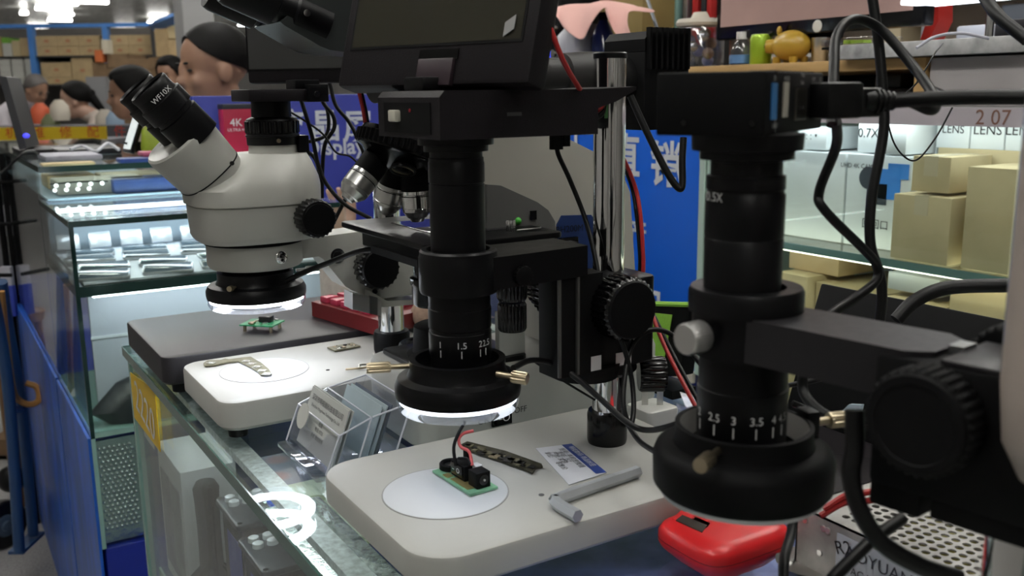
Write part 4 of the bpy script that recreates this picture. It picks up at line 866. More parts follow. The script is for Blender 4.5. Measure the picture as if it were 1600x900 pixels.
P('white_header', G().obox(c0+d1*.009+d2*.006+V((0, 0, .009)), d1, d2, (0, 0, 1), (.004, .003, .0065), .0006), mat('white_plastic', (.7, .7, .7), .4), t)
P('brass_post', G().cyl(c0-d1*.018+d2*.009+V((0, 0, .002)), c0-d1*.018+d2*.009+V((0, 0, .009)), .0025, n=10), BRS, t)
dd = .745
P('black_wire', G().tube([PD(712, 728, .752), PD(709, 700, .754), PD(715, 680, .756), PD(727, 658, .758)], .0014, 8), RUB, t)
P('red_wire', G().tube([PD(738, 727, .745), PD(733, 706, .75), PD(720, 698, .755), PD(717, 686, .757), PD(725, 677, .758), PD(740, 673, .758)], .0013, 8), mat('pink_red_wire', (.62, .09, .09), .4), t)
P('black_wire', G().tube([PD(716, 716, .75), PD(730, 717, .748), PD(735, 726, .745)], .0012, 8), RUB, t)
pts = [(720, 697), (730, 692), (790, 707), (846, 727), (848, 731), (838, 732), (832, 741), (824, 737), (780, 721), (722, 702)]
t = T('memory_board', 'long dark phone board strip lying on the near base', 'circuit board', (.385, .655, .0405))
P('substrate', G().prism([PZ(x, y, .0412) for x, y in pts], (0, 0, .0016)), mat('dark_olive_board', (.045, .042, .026), .4, .2, var=.5, scale=150), t)
rnd = random.Random(4)
for k in range(26):
    f = k/26; q = PZ(732+104*f+rnd.uniform(-3, 3), 699+33*f+rnd.uniform(-4, 4), .0430); s = rnd.uniform(.0015, .0036)
    P('component', G().obox(q, (.42, -.9, 0), (.9, .42, 0), (0, 0, 1), (s*1.2, s, .0006)), rnd.choice((CHIP, CHIP, OLV, BRS)), t)
# paper tag
cn = [PZ(837, 701, .0406), PZ(893, 694, .0406), PZ(948, 739, .0406), PZ(889, 758, .0406)]
t = T('price_tag', 'white printed tag with blue header beside the hex key', 'tag', (cn[0]+cn[2])/2)
P('paper', G().prism(cn, (0, 0, .0004)), mat('tag_paper', (.70, .71, .76), .35), t)
tu = (cn[2]-cn[1]); tv = (cn[0]-cn[1]); 
lerp = lambda a, b, z=.0412: V(((cn[1]+tu*a+tv*b).x, (cn[1]+tu*a+tv*b).y, z))
P('header', G().prism([lerp(0, 0, .0411), lerp(1, 0, .0411), lerp(1, .28, .0411), lerp(0, .28, .0411)], (0, 0, .0001)), mat('tag_blue', (.03, .06, .26), .4), t)
un = tu.normalized(); vn = tv.normalized()*-1
for s, a, b, z in (('明视数码 商品标签', .45, .14, .0058),): P('print', text_g(s, z, lerp(a, b, .0415), un, vn), INK, t, smooth=0)
for s, a, b, z in (('货号: 手机显微镜', .45, .42, .0062), ('型号:  JSZ', .40, .58, .006), ('产地: 深圳', .40, .72, .006), ('单位:      零售价', .48, .87, .006)): P('print', text_g(s, z, lerp(a, b, .0413), un, vn), INKD, t, smooth=0)
# hex key
q0, q1, q2 = PZ(903, 806, .0455), PZ(862, 782, .0455), PZ(997, 736, .0455)
d = V((q2.x-q1.x, q2.y-q1.y, 0)); e = V((q0.x-q1.x, q0.y-q1.y, 0))
S('large_hex_key', G().tube([V((q0.x, q0.y, .0452)), V((q1.x, q1.y, .0452))+e.normalized()*.010, V((q1.x, q1.y, .0452))+(e.normalized()+d.normalized())*.0022, V((q1.x, q1.y, .0452))+d.normalized()*.010, V((q2.x, q2.y, .0452))], .0048, 6, 5), mat('zinc_steel', (.62, .65, .68), .38, .55), 'large steel hex key lying on the near white base', 'hex key', smooth=25)

# ================================================================== CARD HOLDER AND CARDS
t = T('card_holder', 'clear acrylic two-tier business card holder between the white bases', 'card holder', (.32, .83, 0))
Y0, Y1 = .778, .886
P('foot_plate', G().box(.270, .366, Y0, Y1, .0005, .006, .001), ACR, t)
def leaf(xb, zb, xt, zt, th, y0=Y0, y1=Y1): return G().prism([(xb, y0, zb), (xb+th, y0, zb), (xt+th, y0, zt), (xt, y0, zt)], (0, y1-y0, 0))
P('front_wall', G().prism([(.279, Y0, .006), (.279, Y1, .006), (.2935, Y1, .040), (.2915, Y1-.028, .034), (.2885, Y1-.031, .027), (.2885, Y0+.031, .027), (.2915, Y0+.028, .034), (.2935, Y0, .040)], (.0018, 0, 0)), ACR, t)
P('middle_wall', leaf(.306, .006, .324, .052, .0018), ACR, t)
P('back_wall', leaf(.345, .006, .366, .058, .0018), ACR, t)
for y in (Y0, Y1-.0018):
    P('side_wall', G().prism([(.279, y, .006), (.306, y, .006), (.324, y, .050), (.2935, y, .040)], (0, .0018, 0)), ACR, t)
    P('side_wall', G().prism([(.309, y, .006), (.345, y, .006), (.366, y, .058), (.326, y, .050)], (0, .0018, 0)), ACR, t)
EDG = mat('bright_acrylic_edge', (.70, .72, .80), .15, spec=.8)
P('polished_edge', G().tube([(.2935, Y0, .0405), (.2935, Y1, .0405)][:2], .0009, 6).tube([(.2935, Y1, .0405), (.3245, Y1, .0515)], .0009, 6).tube([(.2935, Y0, .0405), (.3245, Y0, .0515)], .0009, 6).tube([(.3245, Y0, .052), (.3245, Y1, .052)], .0008, 6).tube([(.366, Y0, .0585), (.366, Y1, .0585)], .0008, 6).tube([(.326, Y1, .052), (.366, Y1, .0585)], .0009, 6).tube([(.326, Y0, .052), (.366, Y0, .0585)], .0009, 6).tube([(.279, Y0, .006), (.2935, Y0, .0405)], .0009, 6).tube([(.279, Y1, .006), (.2935, Y1, .0405)], .0009, 6).tube([(.308, Y0, .006), (.325, Y0, .052)], .0010, 6).tube([(.345, Y0, .006), (.366, Y0, .0585)], .0010, 6), EDG, t)
dn = V((.020, 0, .052)).normalized()
def card(k, xb, m, label, group=None, y0=Y0+.006, y1=Y1-.010, h=.056):
    p = V((xb, 0, .0075)); n = V((dn.z, 0, -dn.x))
    return S('business_card', G().prism([p+V((0, y0, 0)), p+V((0, y1, 0)), p+dn*h+V((0, y1, 0)), p+dn*h+V((0, y0, 0))], n*.0012), m, label, 'card', group), p, n
CARDW = mat('card_grey_white', (.60, .61, .58), .45)
o, p, n = card(0, .286, CARDW, 'front business card with dark company lettering')
pc = p+dn*.047+V((0, (Y0+Y1)/2-.002, 0)); P('print', text_g('深圳市明视微科技有限公司', .0066, pc-n*.0002, (0, -1, 0), dn), INKD, o, smooth=0)
pc = p+dn*.040+V((0, (Y0+Y1)/2-.002, 0)); P('print', text_g('Shenzhen Mingshiwei Technology Co., Ltd', .0042, pc-n*.0002, (0, -1, 0), dn), INKD, o, smooth=0)
for k, (s, zz) in enumerate((('电话 0755', .022), ('经理', .028), ('手机 微信同号', .015))):
    P('print', text_g(s, .0048, p+dn*zz+V((0, (Y0+Y1)/2, 0))-n*.0002, (0, -1, 0), dn), INKD, o, smooth=0)
card(1, .2888, CARDW, 'second business card behind the lettered one', None, Y0+.010, Y1-.006, .0555)
card(2, .2916, CARDW, 'hindmost business card of the front tier', None, Y0+.008, Y1-.004, .054)
S('round_tag', G().lathe((.2905, Y1-.026, .036), V((dn.z, 0, -dn.x)), [(-.0026, .0125), (-.0018, .0125)], 28), mat('pale_plastic', (.60, .60, .56), .4), 'pale round tag in front of the cards', 'tag')
CARDB = mat('card_pale_blue', (.46, .55, .58), .35, var=.15, scale=14)
card(3, .322, CARDB, 'pale blue front card in the back tier', None, Y0+.012, Y1-.012, .052)
card(4, .3255, CARDB, 'middle blue grey card in the back tier', None, Y0+.008, Y1-.014, .053)
card(5, .329, mat('card_dark', (.10, .12, .16), .4), 'dark hindmost card in the back tier', None, Y0+.006, Y1-.016, .054)

# ================================================================== THINGS AT THE LOWER RIGHT
S('black_mat', G().slab(.452, .66, .12, .421, .0002, .004, .004, .001), mat('mat_black', (.018, .016, .018), .4), 'black board under the metal power supply', 'board')
t = T('red_meter', 'red rounded plastic meter with small dark window', 'meter', (.474, .480, 0))
RED = mat('signal_red', (.72, .018, .022), .32)
P('body', G().sup([(.0005, .474, .480, .030, .026), (.010, .474, .480, .040, .034), (.014, .474, .480, .042, .0355), (.0215, .474, .480, .042, .0355), (.0255, .475, .480, .040, .034), (.0285, .477, .480, .034, .029), (.029, .478, .480, .030, .025)], 44, 4.5), RED, t)
P('seam', G().sup([(.0165, .474, .480, .0422, .0357), (.0170, .474, .480, .0422, .0357)], 44, 4.5), mat('seam_red', (.25, .008, .01), .5), t)
wz = [PZ(1050, 815, .0265), PZ(1064, 802, .0265), PZ(1110, 822, .0265), PZ(1099, 838, .0265)]
P('window_frame', G().prism(wz, (0, 0, .0025)), RED, t)
wz = [PZ(1056, 814, .0288), PZ(1066, 806, .0288), PZ(1105, 822, .0288), PZ(1097, 833, .0288)]
P('window', G().prism(wz, (0, 0, .0008)), mat('lcd_dark', (.035, .03, .025), .15), t)
t = T('power_supply', 'perforated metal power supply box with white maker label', 'power supply', (.56, .32, 0))
AL = mat('dull_aluminium', (.46, .45, .43), .5, .25, var=.3, scale=40)
ax0, ax1, ay0, ay1, az = .506, .625, .19, .44, .049
P('case', G().box(ax0, ax1, ay0, ay1, .0042, .006).box(ax0, ax0+.0015, ay0, ay1, .006, az).box(ax1-.0015, ax1, ay0, ay1, .006, az).box(ax0, ax1, ay1-.0015, ay1, .006, az).box(ax0, ax1, ay0, ay0+.0015, .006, az), AL, t)
g = G(); cell = .0078; nxh, nyh = 13, 27; X0, Y0_ = ax0+.010, ay0+.012
for i in range(nxh):
    for j in range(nyh):
        cx, cy = X0+cell*(i+.5), Y0_+cell*(j+.5)
        hs_ = cell/2; sq = [(1, 0), (1, 1), (0, 1), (-1, 1), (-1, 0), (-1, -1), (0, -1), (1, -1)]
        off = len(g.v); rr = .0029
        vs = [(cx+hs_*a, cy+hs_*b, az) for a, b in sq]+[(cx+rr*math.cos(k*math.pi/4), cy+rr*math.sin(k*math.pi/4), az) for k in range(8)]+[(cx+rr*math.cos(k*math.pi/4), cy+rr*math.sin(k*math.pi/4), az-.0012) for k in range(8)]
        fs = [(k, (k+1) % 8, 8+(k+1) % 8, 8+k) for k in range(8)]+[(8+k, 8+(k+1) % 8, 16+(k+1) % 8, 16+k) for k in range(8)]
        g.add(vs, fs)
xe, ye = X0+cell*nxh, Y0_+cell*nyh
g.box(ax0, X0, ay0, ay1, az-.0012, az).box(xe, ax1, ay0, ay1, az-.0012, az).box(X0, xe, ay0, Y0_, az-.0012, az).box(X0, xe, ye, ay1, az-.0012, az)
P('perforated_lid', g, AL, t, 'punched metal lid full of round holes')
for q in ((.53, .60, .22, .26, .006, .038), (.53, .56, .30, .34, .006, .03), (.57, .60, .36, .40, .006, .035)): P('coil', G().box(*q, .003), mat('transformer', (.35, .30, .05), .5, var=.5, scale=40), t, 'yellowish coil inside')
lbx = P('maker_label', G().box(ax0-.0004, ax0, .300, .404, .006, .043), mat('label_white', (.66, .69, .76), .4), t)
P('print', text_g('AOYUAN', .0125, (ax0-.0007, .370, .0330), (0, -1, 0), (0, 0, 1)), mat('label_ink', (.06, .06, .08), .5), lbx, smooth=0)
P('print', text_g('AC INPUT  100~240V', .0078, (ax0-.0007, .355, .0205), (0, -1, 0), (0, 0, 1)), mat('label_ink', (0, 0, 0)), lbx, smooth=0)
P('print', text_g('DC OUTPUT  24V', .0078, (ax0-.0007, .355, .0115), (0, -1, 0), (0, 0, 1)), mat('label_ink', (0, 0, 0)), lbx, smooth=0)
P('handwriting', text_g('R2', .013, (ax0-.0007, .398, .034), (0, -1, .4), (0, .4, 1)), INKD, lbx, smooth=0)
for y, z in ((.432, .041), (.416, .041), (.412, .041), (.418, .022)): P('rivet', G().lathe((ax0, y, z), (-1, 0, 0), [(0, .0026), (.0008, .0022)], 12), ALU, t)
q = PZ(1262, 893, .006); S('steel_dish', G().vl(q.x, q.y, [(.0042, .016), (.0055, .018), (.0135, .022), (.014, .0225), (.0125, .0215), (.0065, .014)], 36), STL, 'small shallow steel dish before the power supply', 'dish')
# white charger and other things beside the pole
q = PZ(1018, 700, 0)
t = T('charger', 'white wall charger standing with two metal prongs up', 'charger', (q.x, q.y, 0))
P('body', G().slab(q.x-.019, q.x+.019, q.y-.019, q.y+.019, 0, .044, .006, .003), mat('charger_white', (.66, .66, .63), .35), t)
for a in (-1, 1): P('prong', G().obox((q.x+a*.006, q.y-a*.004, .054), (1, -.6, 0), (.6, 1, 0), (0, 0, 1), (.0030, .0009, .010)), STL, t)
g = G()
rnd = random.Random(2)
for k in range(9):
    a = rnd.uniform(0, 6.28); c = V((.622+rnd.uniform(-.02, .02), .672+rnd.uniform(-.02, .02), .016+rnd.uniform(0, .016)))
    g.obox(c, (math.cos(a), math.sin(a), rnd.uniform(-.5, .5)), (-math.sin(a), math.cos(a), .3), (0, .2, 1), (.020, .016, .0005))
S('plastic_bag', g, glass('crinkled_film', (.80, .80, .93), base=.18, rough=.15), 'crumpled clear plastic bag behind the charger', 'bag', smooth=0)
# lime pouch
q = PX(1045, 560, .70)
t = T('lime_pouch', 'lime green pouch with black rim leaning behind focus knob', 'pouch', (.70, .87, 0))
gp = [PX(998, 588, .70), PX(1062, 588, .70), PX(1078, 476, .70), PX(1008, 474, .70)]
P('rim', G().prism(gp, (.02, 0, 0)), BLKM, t)
gi = [PX(1002, 586, .699), PX(1033, 586, .699), PX(1050, 492, .699), PX(1012, 488, .699)]
P('panel', G().prism(gi, (.004, 0, 0)), mat('lime_fabric', (.28, .58, .06), .6, bump=.5, scale=300), t)
P('top_piping', G().tube([PX(1008, 474, .699), PX(1078, 476, .699)], .003, 6), mat('lime_fabric', (0, 0, 0)), t)
P('foot', G().box(.69, .725, min(gp[0].y, gp[1].y), max(gp[0].y, gp[1].y), 0, min(p.z for p in gp)+.002), BLKM, t)
# dark laptop-like tray between the counter and the cabinet
t = T('tool_case', 'black open tool case on the counter behind the near microscope', 'case', (.66, .56, 0))
P('tray', G().slab(.60, .73, .47, .64, 0, .018, .006, .002), BLKP, t)
P('lid', G().obox((.745, .55, .075), (0, 1, 0), (.35, 0, 1), (1, 0, -.35), (.10, .075, .004), .002), BLKM, t)
q = PZ(1300, 655, .02)
S('blue_sachet', G().prism([PX(1303, 655, .60), PX(1337, 667, .60), PX(1345, 633, .60), PX(1326, 632, .60)], (.004, 0, 0)), mat('pale_blue_plastic', (.42, .55, .62), .35), 'pale blue plastic tab among the cables', 'tab')
for k, (a, b) in enumerate((((1295, 790), (1350, 770)), ((1290, 800), (1345, 784)))):
    S('red_lead', G().tube([PD(a[0]-8, a[1]+6, .62), PD((a[0]+b[0])/2, (a[1]+b[1])/2-6, .62), PD(b[0], b[1], .62), PD(b[0]+60, b[1]-10, .62)], .0022, 8), REDW, ('upper', 'lower')[k]+' red test lead behind the power supply', 'cable')

# ================================================================== THINGS ON THE LEDGES ABOVE THE SIGN AND CABINET
LZ = .385
t = T('sign_top_shelf', 'dark shelf running above the blue signboard', 'shelf', (1.5, 1.8, .36))
P('board', G().box(1.30, 1.75, sy1+.001, 2.3, .361, .384, .002), BLKM, t)
def on(px, py, X): q = PX(px, py, X); return q
# instrument rack with three little displays
t = T('display_rack', 'black instrument rack with small lit coloured displays', 'instrument', (1.45, 2.1, LZ))
q = on(858, 50, 1.40); yl = PX(800, 50, 1.40).y; yr = PX(876, 50, 1.40).y
P('case', G().box(1.402, 1.62, yr, yl, LZ, .60, .003), BLKM, t)
for py, c, e in ((10, (.20, .42, .85), 1.6), (46, (.62, .70, .02), 1.5), (86, (.05, .08, .95), 1.8)):
    q = on(856, py, 1.4015); P('display', G().box(1.3995, 1.4015, q.y-.012, q.y+.035, q.z-.010, q.z+.010), mat('display_%d' % py, c, .3, emit=e, ecol=c), t)
    q = on(869, py-2, 1.4015); P('knob', G().lathe(q, (-1, 0, 0), [(0, .011), (.012, .010)], 18), CHR, t)
    P('bezel_line', G().box(1.400, 1.4018, q.y-.01, q.y+.06, q.z-.026, q.z-.020), mat('grey_line', (.12, .13, .12), .5), t)
# jug, bottle, cloth
q = on(905, 95, 1.36); jx, jy = 1.37, q.y
t = T('plastic_jug', 'frosted grey plastic jug under the pink cloth', 'jug', (jx, jy, LZ))
P('body', G().sup([(LZ, jx, jy, .045, .048), (LZ+.006, jx, jy, .05, .052), (LZ+.085, jx, jy, .05, .052), (LZ+.11, jx, jy, .03, .032)], 32, 4), mat('frosted_grey', (.36, .36, .41), .35, var=.12, scale=20, stretch=(6, 6, 1)), t)
P('cap', G().vl(jx, jy, [(LZ+.11, .018), (LZ+.128, .018)], 20), mat('white_plastic', (0, 0, 0)), t)
b = on(942, 90, 1.37)
t = T('blue_bottle', 'dark blue bottle standing beside the frosted jug', 'bottle', (b.x, b.y, LZ))
P('body', G().vl(b.x, b.y, [(LZ, .028), (LZ+.075, .028), (LZ+.10, .018), (LZ+.115, .010)], 28), mat('navy_glass', (.012, .025, .13), .1, spec=.8), t)
P('cap', G().vl(b.x, b.y, [(LZ+.115, .012), (LZ+.132, .011)], 18), BLKM, t)
# cloth: a draped sheet
L = []
prof = [(866, 18, 1.30), (872, 34, 1.30), (882, 42, 1.30), (893, 52, 1.29), (907, 67, 1.285), (918, 50, 1.29), (930, 32, 1.30), (940, 10, 1.31), (951, 12, 1.31), (957, 28, 1.31), (962, 60, 1.31), (978, 62, 1.31), (993, 60, 1.31)]
topp = [(868, 10), (876, 6), (886, 4), (900, 3), (912, 2), (924, 1), (934, 0), (942, -1), (950, 0), (958, 2), (966, 5), (978, 6), (986, 14)]
g = G(); NU, NV = len(prof), 7
vs = []
for i in range(NU):
    for j in range(NV):
        f = j/(NV-1); a = PX(topp[i][0], topp[i][1], 1.36); bb = PX(prof[i][0], prof[i][1], prof[i][2])
        if j == 0: p = V((1.44, a.y, a.z-.008))
        elif j == 1: p = a
        else: h = (j-1)/(NV-2); p = a.lerp(bb, h); p.x -= .012*math.sin(h*3)
        p.x += .008*math.sin(i*1.9); vs.append(p)
fs = [(i*NV+j, (i+1)*NV+j, (i+1)*NV+j+1, i*NV+j+1) for i in range(NU-1) for j in range(NV-1)]
g.add(vs, fs)
cl = S('pink_cloth', g, mat('pink_terry', (.72, .42, .38), .9, bump=.8, scale=400), 'pink cloth draped over the jug and blue bottle', 'cloth', smooth=80)
cl.modifiers.new('thick', 'SOLIDIFY').thickness = .003
sb = cl.modifiers.new('sub', 'SUBSURF'); sb.levels = 1; sb.render_levels = 2
q0, q1 = on(930, 20, 1.52), on(1004, 20, 1.52)
t = T('brown_carton', 'brown carton standing behind the pink cloth', 'box', (1.58, (q0.y+q1.y)/2, LZ))
P('carton', G().box(1.52, 1.66, q1.y, q0.y, LZ, .62, .002), mat('mustard_card', (.28, .20, .07), .7), t)
P('flap', G().box(1.50, 1.52, q1.y, q0.y, .615, .62), KRAFT, t)
# dark tool display with red handles behind the jar
q0, q1 = on(1008, 20, 1.62), on(1112, 20, 1.62)
t = T('tool_display', 'black tool board with red handled tools behind jar', 'display', (1.66, (q0.y+q1.y)/2, LZ))
P('board', G().box(1.64, 1.68, q1.y, q0.y, LZ, .66), mat('board_black', (.022, .022, .022), .5), t)
for px, m, wd in ((1060, GEDGEL, .006), (1075, mat('steel_tool', (.4, .42, .45), .3, .8), .008), (1090, mat('red_handle', (.40, .02, .02), .4), .010), (1103, INKD, .008), (1112, MATS['red_handle'], .008)):
    q = on(px, 20, 1.63); P('tool', G().box(1.620, 1.64, q.y-wd, q.y+wd, LZ+.06, .66, .003), m, t)
q = on(1050, 8, 1.63); P('grey_card', G().box(1.625, 1.64, q.y-.03, q.y+.03, q.z-.025, q.z+.05), mat('grey_pack', (.30, .32, .33), .5), t)
S('leaning_rod', G().cyl(on(1030, 55, 1.42), on(1008, -12, 1.50), .004), mat('grey_rod', (.20, .22, .25), .35, .5), 'thin grey rod leaning behind the lamp house', 'rod')
# glass jar
q = on(1092, 112, 1.42); jx, jy = 1.42, q.y
t = T('storage_jar', 'big clear glass jar with cream lid and trinkets', 'jar', (jx, jy, LZ))
P('glass_wall', G().ring((jx, jy, LZ), (0, 0, 1), [(0, .001), (0, .046), (.004, .05), (.075, .05), (.085, .044), (.085, .042), (.074, .047), (.005, .047), (.003, .001)], 40), ACR, t)
P('lid', G().vl(jx, jy, [(LZ+.086, .048), (LZ+.092, .05), (LZ+.100, .046), (LZ+.102, .02), (LZ+.114, .014)], 36), mat('cream_lid', (.55, .50, .42), .45), t)
for k in range(9):
    a = k*2.4; c = (jx+.024*math.cos(a), jy+.024*math.sin(a), LZ+.016+.007*k)
    P('trinket', G().ell(c, (.013, .012, .012), 12, 8), (mat('lilac_trinket', (.30, .30, .50), .3), mat('silver_trinket', (.6, .6, .6), .2, .8), mat('brown_trinket', (.25, .17, .12), .4))[k % 3], t)
# water bottle, green can, yellow pig, steel cup
q = on(1158, 105, 1.40); x, y = 1.40, q.y
t = T('water_bottle', 'clear water bottle with white cap next to jar', 'bottle', (x, y, LZ))
P('body', G().vl(x, y, [(LZ, .020), (LZ+.03, .022), (LZ+.045, .016), (LZ+.052, .009)], 24), glass('bottle_clear', (.72, .78, .85), base=.08), t)
P('cap', G().vl(x, y, [(LZ+.052, .011), (LZ+.066, .011)], 18), mat('white_plastic', (0, 0, 0)), t)
P('label', G().ring((x, y, LZ), (0, 0, 1), [(.006, .0222), (.006, .0228), (.022, .0232), (.022, .0222)], 24), mat('label_blue', (.10, .22, .45), .4), t)
q = on(1188, 100, 1.40); x, y = 1.40, q.y
t = T('green_can', 'lime green drink can beside the yellow pig', 'can', (x, y, LZ))
P('body', G().vl(x, y, [(LZ, .018), (LZ+.004, .0205), (LZ+.052, .0205), (LZ+.058, .018)], 24), mat('lime_metal', (.30, .46, .03), .3, .3), t)
P('lid', G().vl(x, y, [(LZ+.058, .018), (LZ+.059, .015)], 20), ALU, t)
q = on(1228, 96, 1.40); x, y = 1.40, q.y
t = T('piggy_bank', 'small yellow pig shaped bank on the wooden shelf', 'piggy bank', (x, y, LZ))
YEL = mat('yellow_glaze', (.40, .25, .03), .3)
P('body', G().ell((x, y-.012, LZ+.034), (.030, .040, .028), 24, 14), YEL, t)
P('snout', G().lathe((x-.010, y+.022, LZ+.034), (-.55, .8, 0), [(0, .014), (.014, .012), (.015, .010)], 20), YEL, t)
for a in (-1, 1):
    P('nostril', G().ell((x-.0185+a*.0045, y+.0345+a*.003, LZ+.034), (.0022, .0018, .0035), 8, 6), INKD, t)
    P('ear', G().ell((x+a*.012, y+.008, LZ+.061), (.006, .004, .009), 10, 8), YEL, t)
    for b_ in (-.03, .01): P('leg', G().vl(x+a*.014, y+b_, [(LZ, .007), (LZ+.014, .008)], 12), YEL, t)
q = on(1281, 88, 1.42); S('steel_cup', G().vl(1.42, q.y, [(LZ, .013), (LZ+.002, .0145), (LZ+.046, .0165), (LZ+.046, .0155), (LZ+.006, .0135)], 24), STL, 'brushed steel cup under the upper monitor', 'cup')
# monitor above
q0, q1 = on(1119, 45, 1.40), on(1442, 36, 1.40)
t = T('desk_monitor', 'black bordered monitor with brownish picture above wooden shelf', 'monitor', (1.44, (q0.y+q1.y)/2, LZ))
zb = .438
P('casing', G().box(1.40, 1.43, q1.y, q0.y, zb, zb+.30, .004), BLKG, t)
P('screen', G().box(1.398, 1.40, q1.y+.02, q0.y-.014, zb+.025, zb+.285), mat('brown_picture', (.20, .13, .11), .25, emit=.35, ecol=(.55, .36, .33), var=.3, scale=6), t, 'glowing screen with brown picture')
P('badge', G().lathe((1.3985, (q0.y*.42+q1.y*.58)+.015, zb+.012), (-1, 0, 0), [(0, .011), (.001, .010)], 24), mat('badge_white', (.65, .65, .62), .4), t)
mc = (q0.y+q1.y)/2
P('stand_neck', G().box(1.43, 1.46, mc-.03, mc+.03, LZ+.024, zb+.1), BLKM, t)
P('stand_foot', G().box(1.41, 1.56, mc-.09, mc+.09, LZ+.0235, LZ+.028, .001), BLKM, t)
# things on the stone slab
SZ = .409
q = on(1345, 80, 1.34)
t = T('clear_case', 'flat clear plastic case with coloured parts on stone slab', 'case', (1.34, q.y, SZ))
P('box', G().box(1.30, 1.38, q.y-.05, q.y+.05, SZ, SZ+.012, .002), ACR, t)
P('content', G().box(1.32, 1.34, q.y-.02, q.y+.005, SZ+.003, SZ+.008).box(1.32, 1.34, q.y+.01, q.y+.02, SZ+.003, SZ+.009), mat('lime_metal', (0, 0, 0)), t)
g0 = on(1456, 66, 1.50)
t = T('red_shopping_bag', 'red paper bag standing on the shelf behind cables', 'bag', (1.50, g0.y, SZ))
P('bag', G().prism([on(1438, 62, 1.5), on(1452, 62, 1.5), on(1466, 32, 1.5), on(1466, 2, 1.5), on(1452, 2, 1.5)], (.04, 0, 0)), mat('red_paper', (.45, .02, .015), .5), t)
P('fold', G().prism([on(1438, 60, 1.499), on(1446, 36, 1.499), on(1452, 30, 1.499), on(1452, 2, 1.499), on(1444, 2, 1.499)], (.002, 0, 0)), mat('pale_liner', (.55, .58, .66), .5), t)
q = on(1545, 56, 1.40)
t = T('desk_lamp', 'small chrome post lamp on the stone slab', 'lamp', (1.40, q.y, SZ))
P('post', G().vl(1.40, q.y, [(SZ, .010), (SZ+.004, .006), (SZ+.06, .006)], 18), CHR, t)
P('foot', G().vl(1.40, q.y, [(SZ, .018), (SZ+.004, .018)], 20), BLKM, t)
P('shade', G().box(1.36, 1.44, q.y-.01, q.y+.13, SZ+.060, SZ+.068, .002), mat('lamp_panel', (1, 1, 1), .5, emit=6, ecol=(.9, .95, 1)), t)
q = on(1520, 48, 1.46); S('grey_speaker', G().box(1.46, 1.52, q.y-.03, q.y+.03, SZ, SZ+.028, .004), mat('speaker_grey', (.32, .32, .35), .5), 'small grey speaker beside the chrome lamp', 'speaker')
q = on(1580, 50, 1.42); S('black_device', G().box(1.42, 1.50, q.y-.035, q.y+.028, SZ, SZ+.03, .004), BLKP, 'small black device at the slab end', 'device')
# shelves of goods further back on the right
t = T('back_shelf', 'distant lit shelf of goods behind the upper monitor', 'shelf', (3.0, 1.5, -ZC))
P('panel', G().box(3.2, 3.25, .3, 3.6, -ZC, 1.3), mat('beige_back', (.50, .42, .34), .6), t)
for k in range(6): P('board', G().box(2.95, 3.2, .3, 3.6, .30+.16*k, .315+.16*k), mat('grey_board', (.40, .38, .36), .5), t)
for k in range(14):
    q = 1.35+.16*k; S('shelf_pack', G().box(3.0, 3.12, q-.055, q+.055, .475+.16*(k % 3)+.0005, .475+.16*(k % 3)+.10+.02*(k % 2), .003), (mat('pack_a', (.5, .18, .12), .5), WCARD, mat('pack_b', (.5, .42, .28), .5), mat('pack_c', (.12, .14, .18), .5))[k % 4], 'goods pack on the distant lit shelf behind monitor', 'pack', 'packs on the distant shelf')

# ================================================================== THINGS ON THE TALL COUNTER
TZ = .2045
t = T('red_product_box', 'crimson 4K product box standing behind the white microscope', 'box', (.60, 2.16, .135))
q0, q1 = PY(348, 165, 2.145), PY(415, 165, 2.145)
P('carton', G().box(q0.x, q1.x, 2.145, 2.185, .135, q0.z, .001), mat('crimson_card', (.36, .012, .045), .4), t)
P('lid', G().box(q0.x-.001, q1.x+.001, 2.144, 2.186, q0.z-.008, q0.z+.003, .001), INKD, t)
q = PY(369, 192, 2.1435); P('print', text_g('4K', .024, q, (1, 0, 0), (0, 0, 1)), INK, t, smooth=0)
q = PY(372, 203, 2.1435); P('print', text_g('ULTRA HD', .0095, q, (1, 0, 0), (0, 0, 1)), INK, t, smooth=0)
t = T('tablet', 'tablet with bright white screen propped up on tall counter', 'tablet', (.36, 2.5, TZ))
p0 = PY(196, 238, 2.45); rt = (R_*.55-F_*.83).normalized(); up_ = (U_*.93+V((.36, 0, 0))).normalized()
m_ = P('body', G().obox(p0+up_*.068+rt*.03, rt, up_, rt.cross(up_), (.042, .068, .005), .002), BLKG, t)
P('screen', G().obox(p0+up_*.068+rt*.026+rt.cross(up_)*.0053, rt, up_, rt.cross(up_), (.034, .060, .0006)), mat('tablet_white', (.8, .85, .85), .3, emit=.8, ecol=(.85, .95, .95)), m_)
P('stand', G().obox(p0+rt*.03+V((.03, .03, .012)), (1, 0, 0), (0, 1, 0), (0, 0, 1), (.03, .02, .012)), BLKM, t)
def slabthing(name, label, cat, px0, px1, py, yv, dy, h, m, z=TZ):
    a, b = PY(px0, py, yv), PY(px1, py, yv); return S(name, G().box(a.x, b.x, yv, yv+dy, z, z+h, .003), m, label, cat)
slabthing('blue_folder', 'dark blue folder lying at the tall counter front', 'folder', 188, 262, 255, 2.145, .05, .010, mat('folder_blue', (.02, .045, .20), .4))
slabthing('pink_notebook', 'pink notebook lying on the dark blue folder', 'notebook', 224, 258, 250, 2.17, .06, .010, mat('notebook_pink', (.50, .12, .20), .5), TZ+.0105)
slabthing('tan_strip', 'tan cardboard strip on the tall counter edge', 'card', 66, 150, 258, 2.15, .05, .006, KRAFT2)
slabthing('grey_papers', 'stack of grey papers on the tall counter', 'papers', 70, 160, 240, 2.32, .16, .012, mat('grey_paper', (.34, .34, .40), .5, var=.3, scale=30))
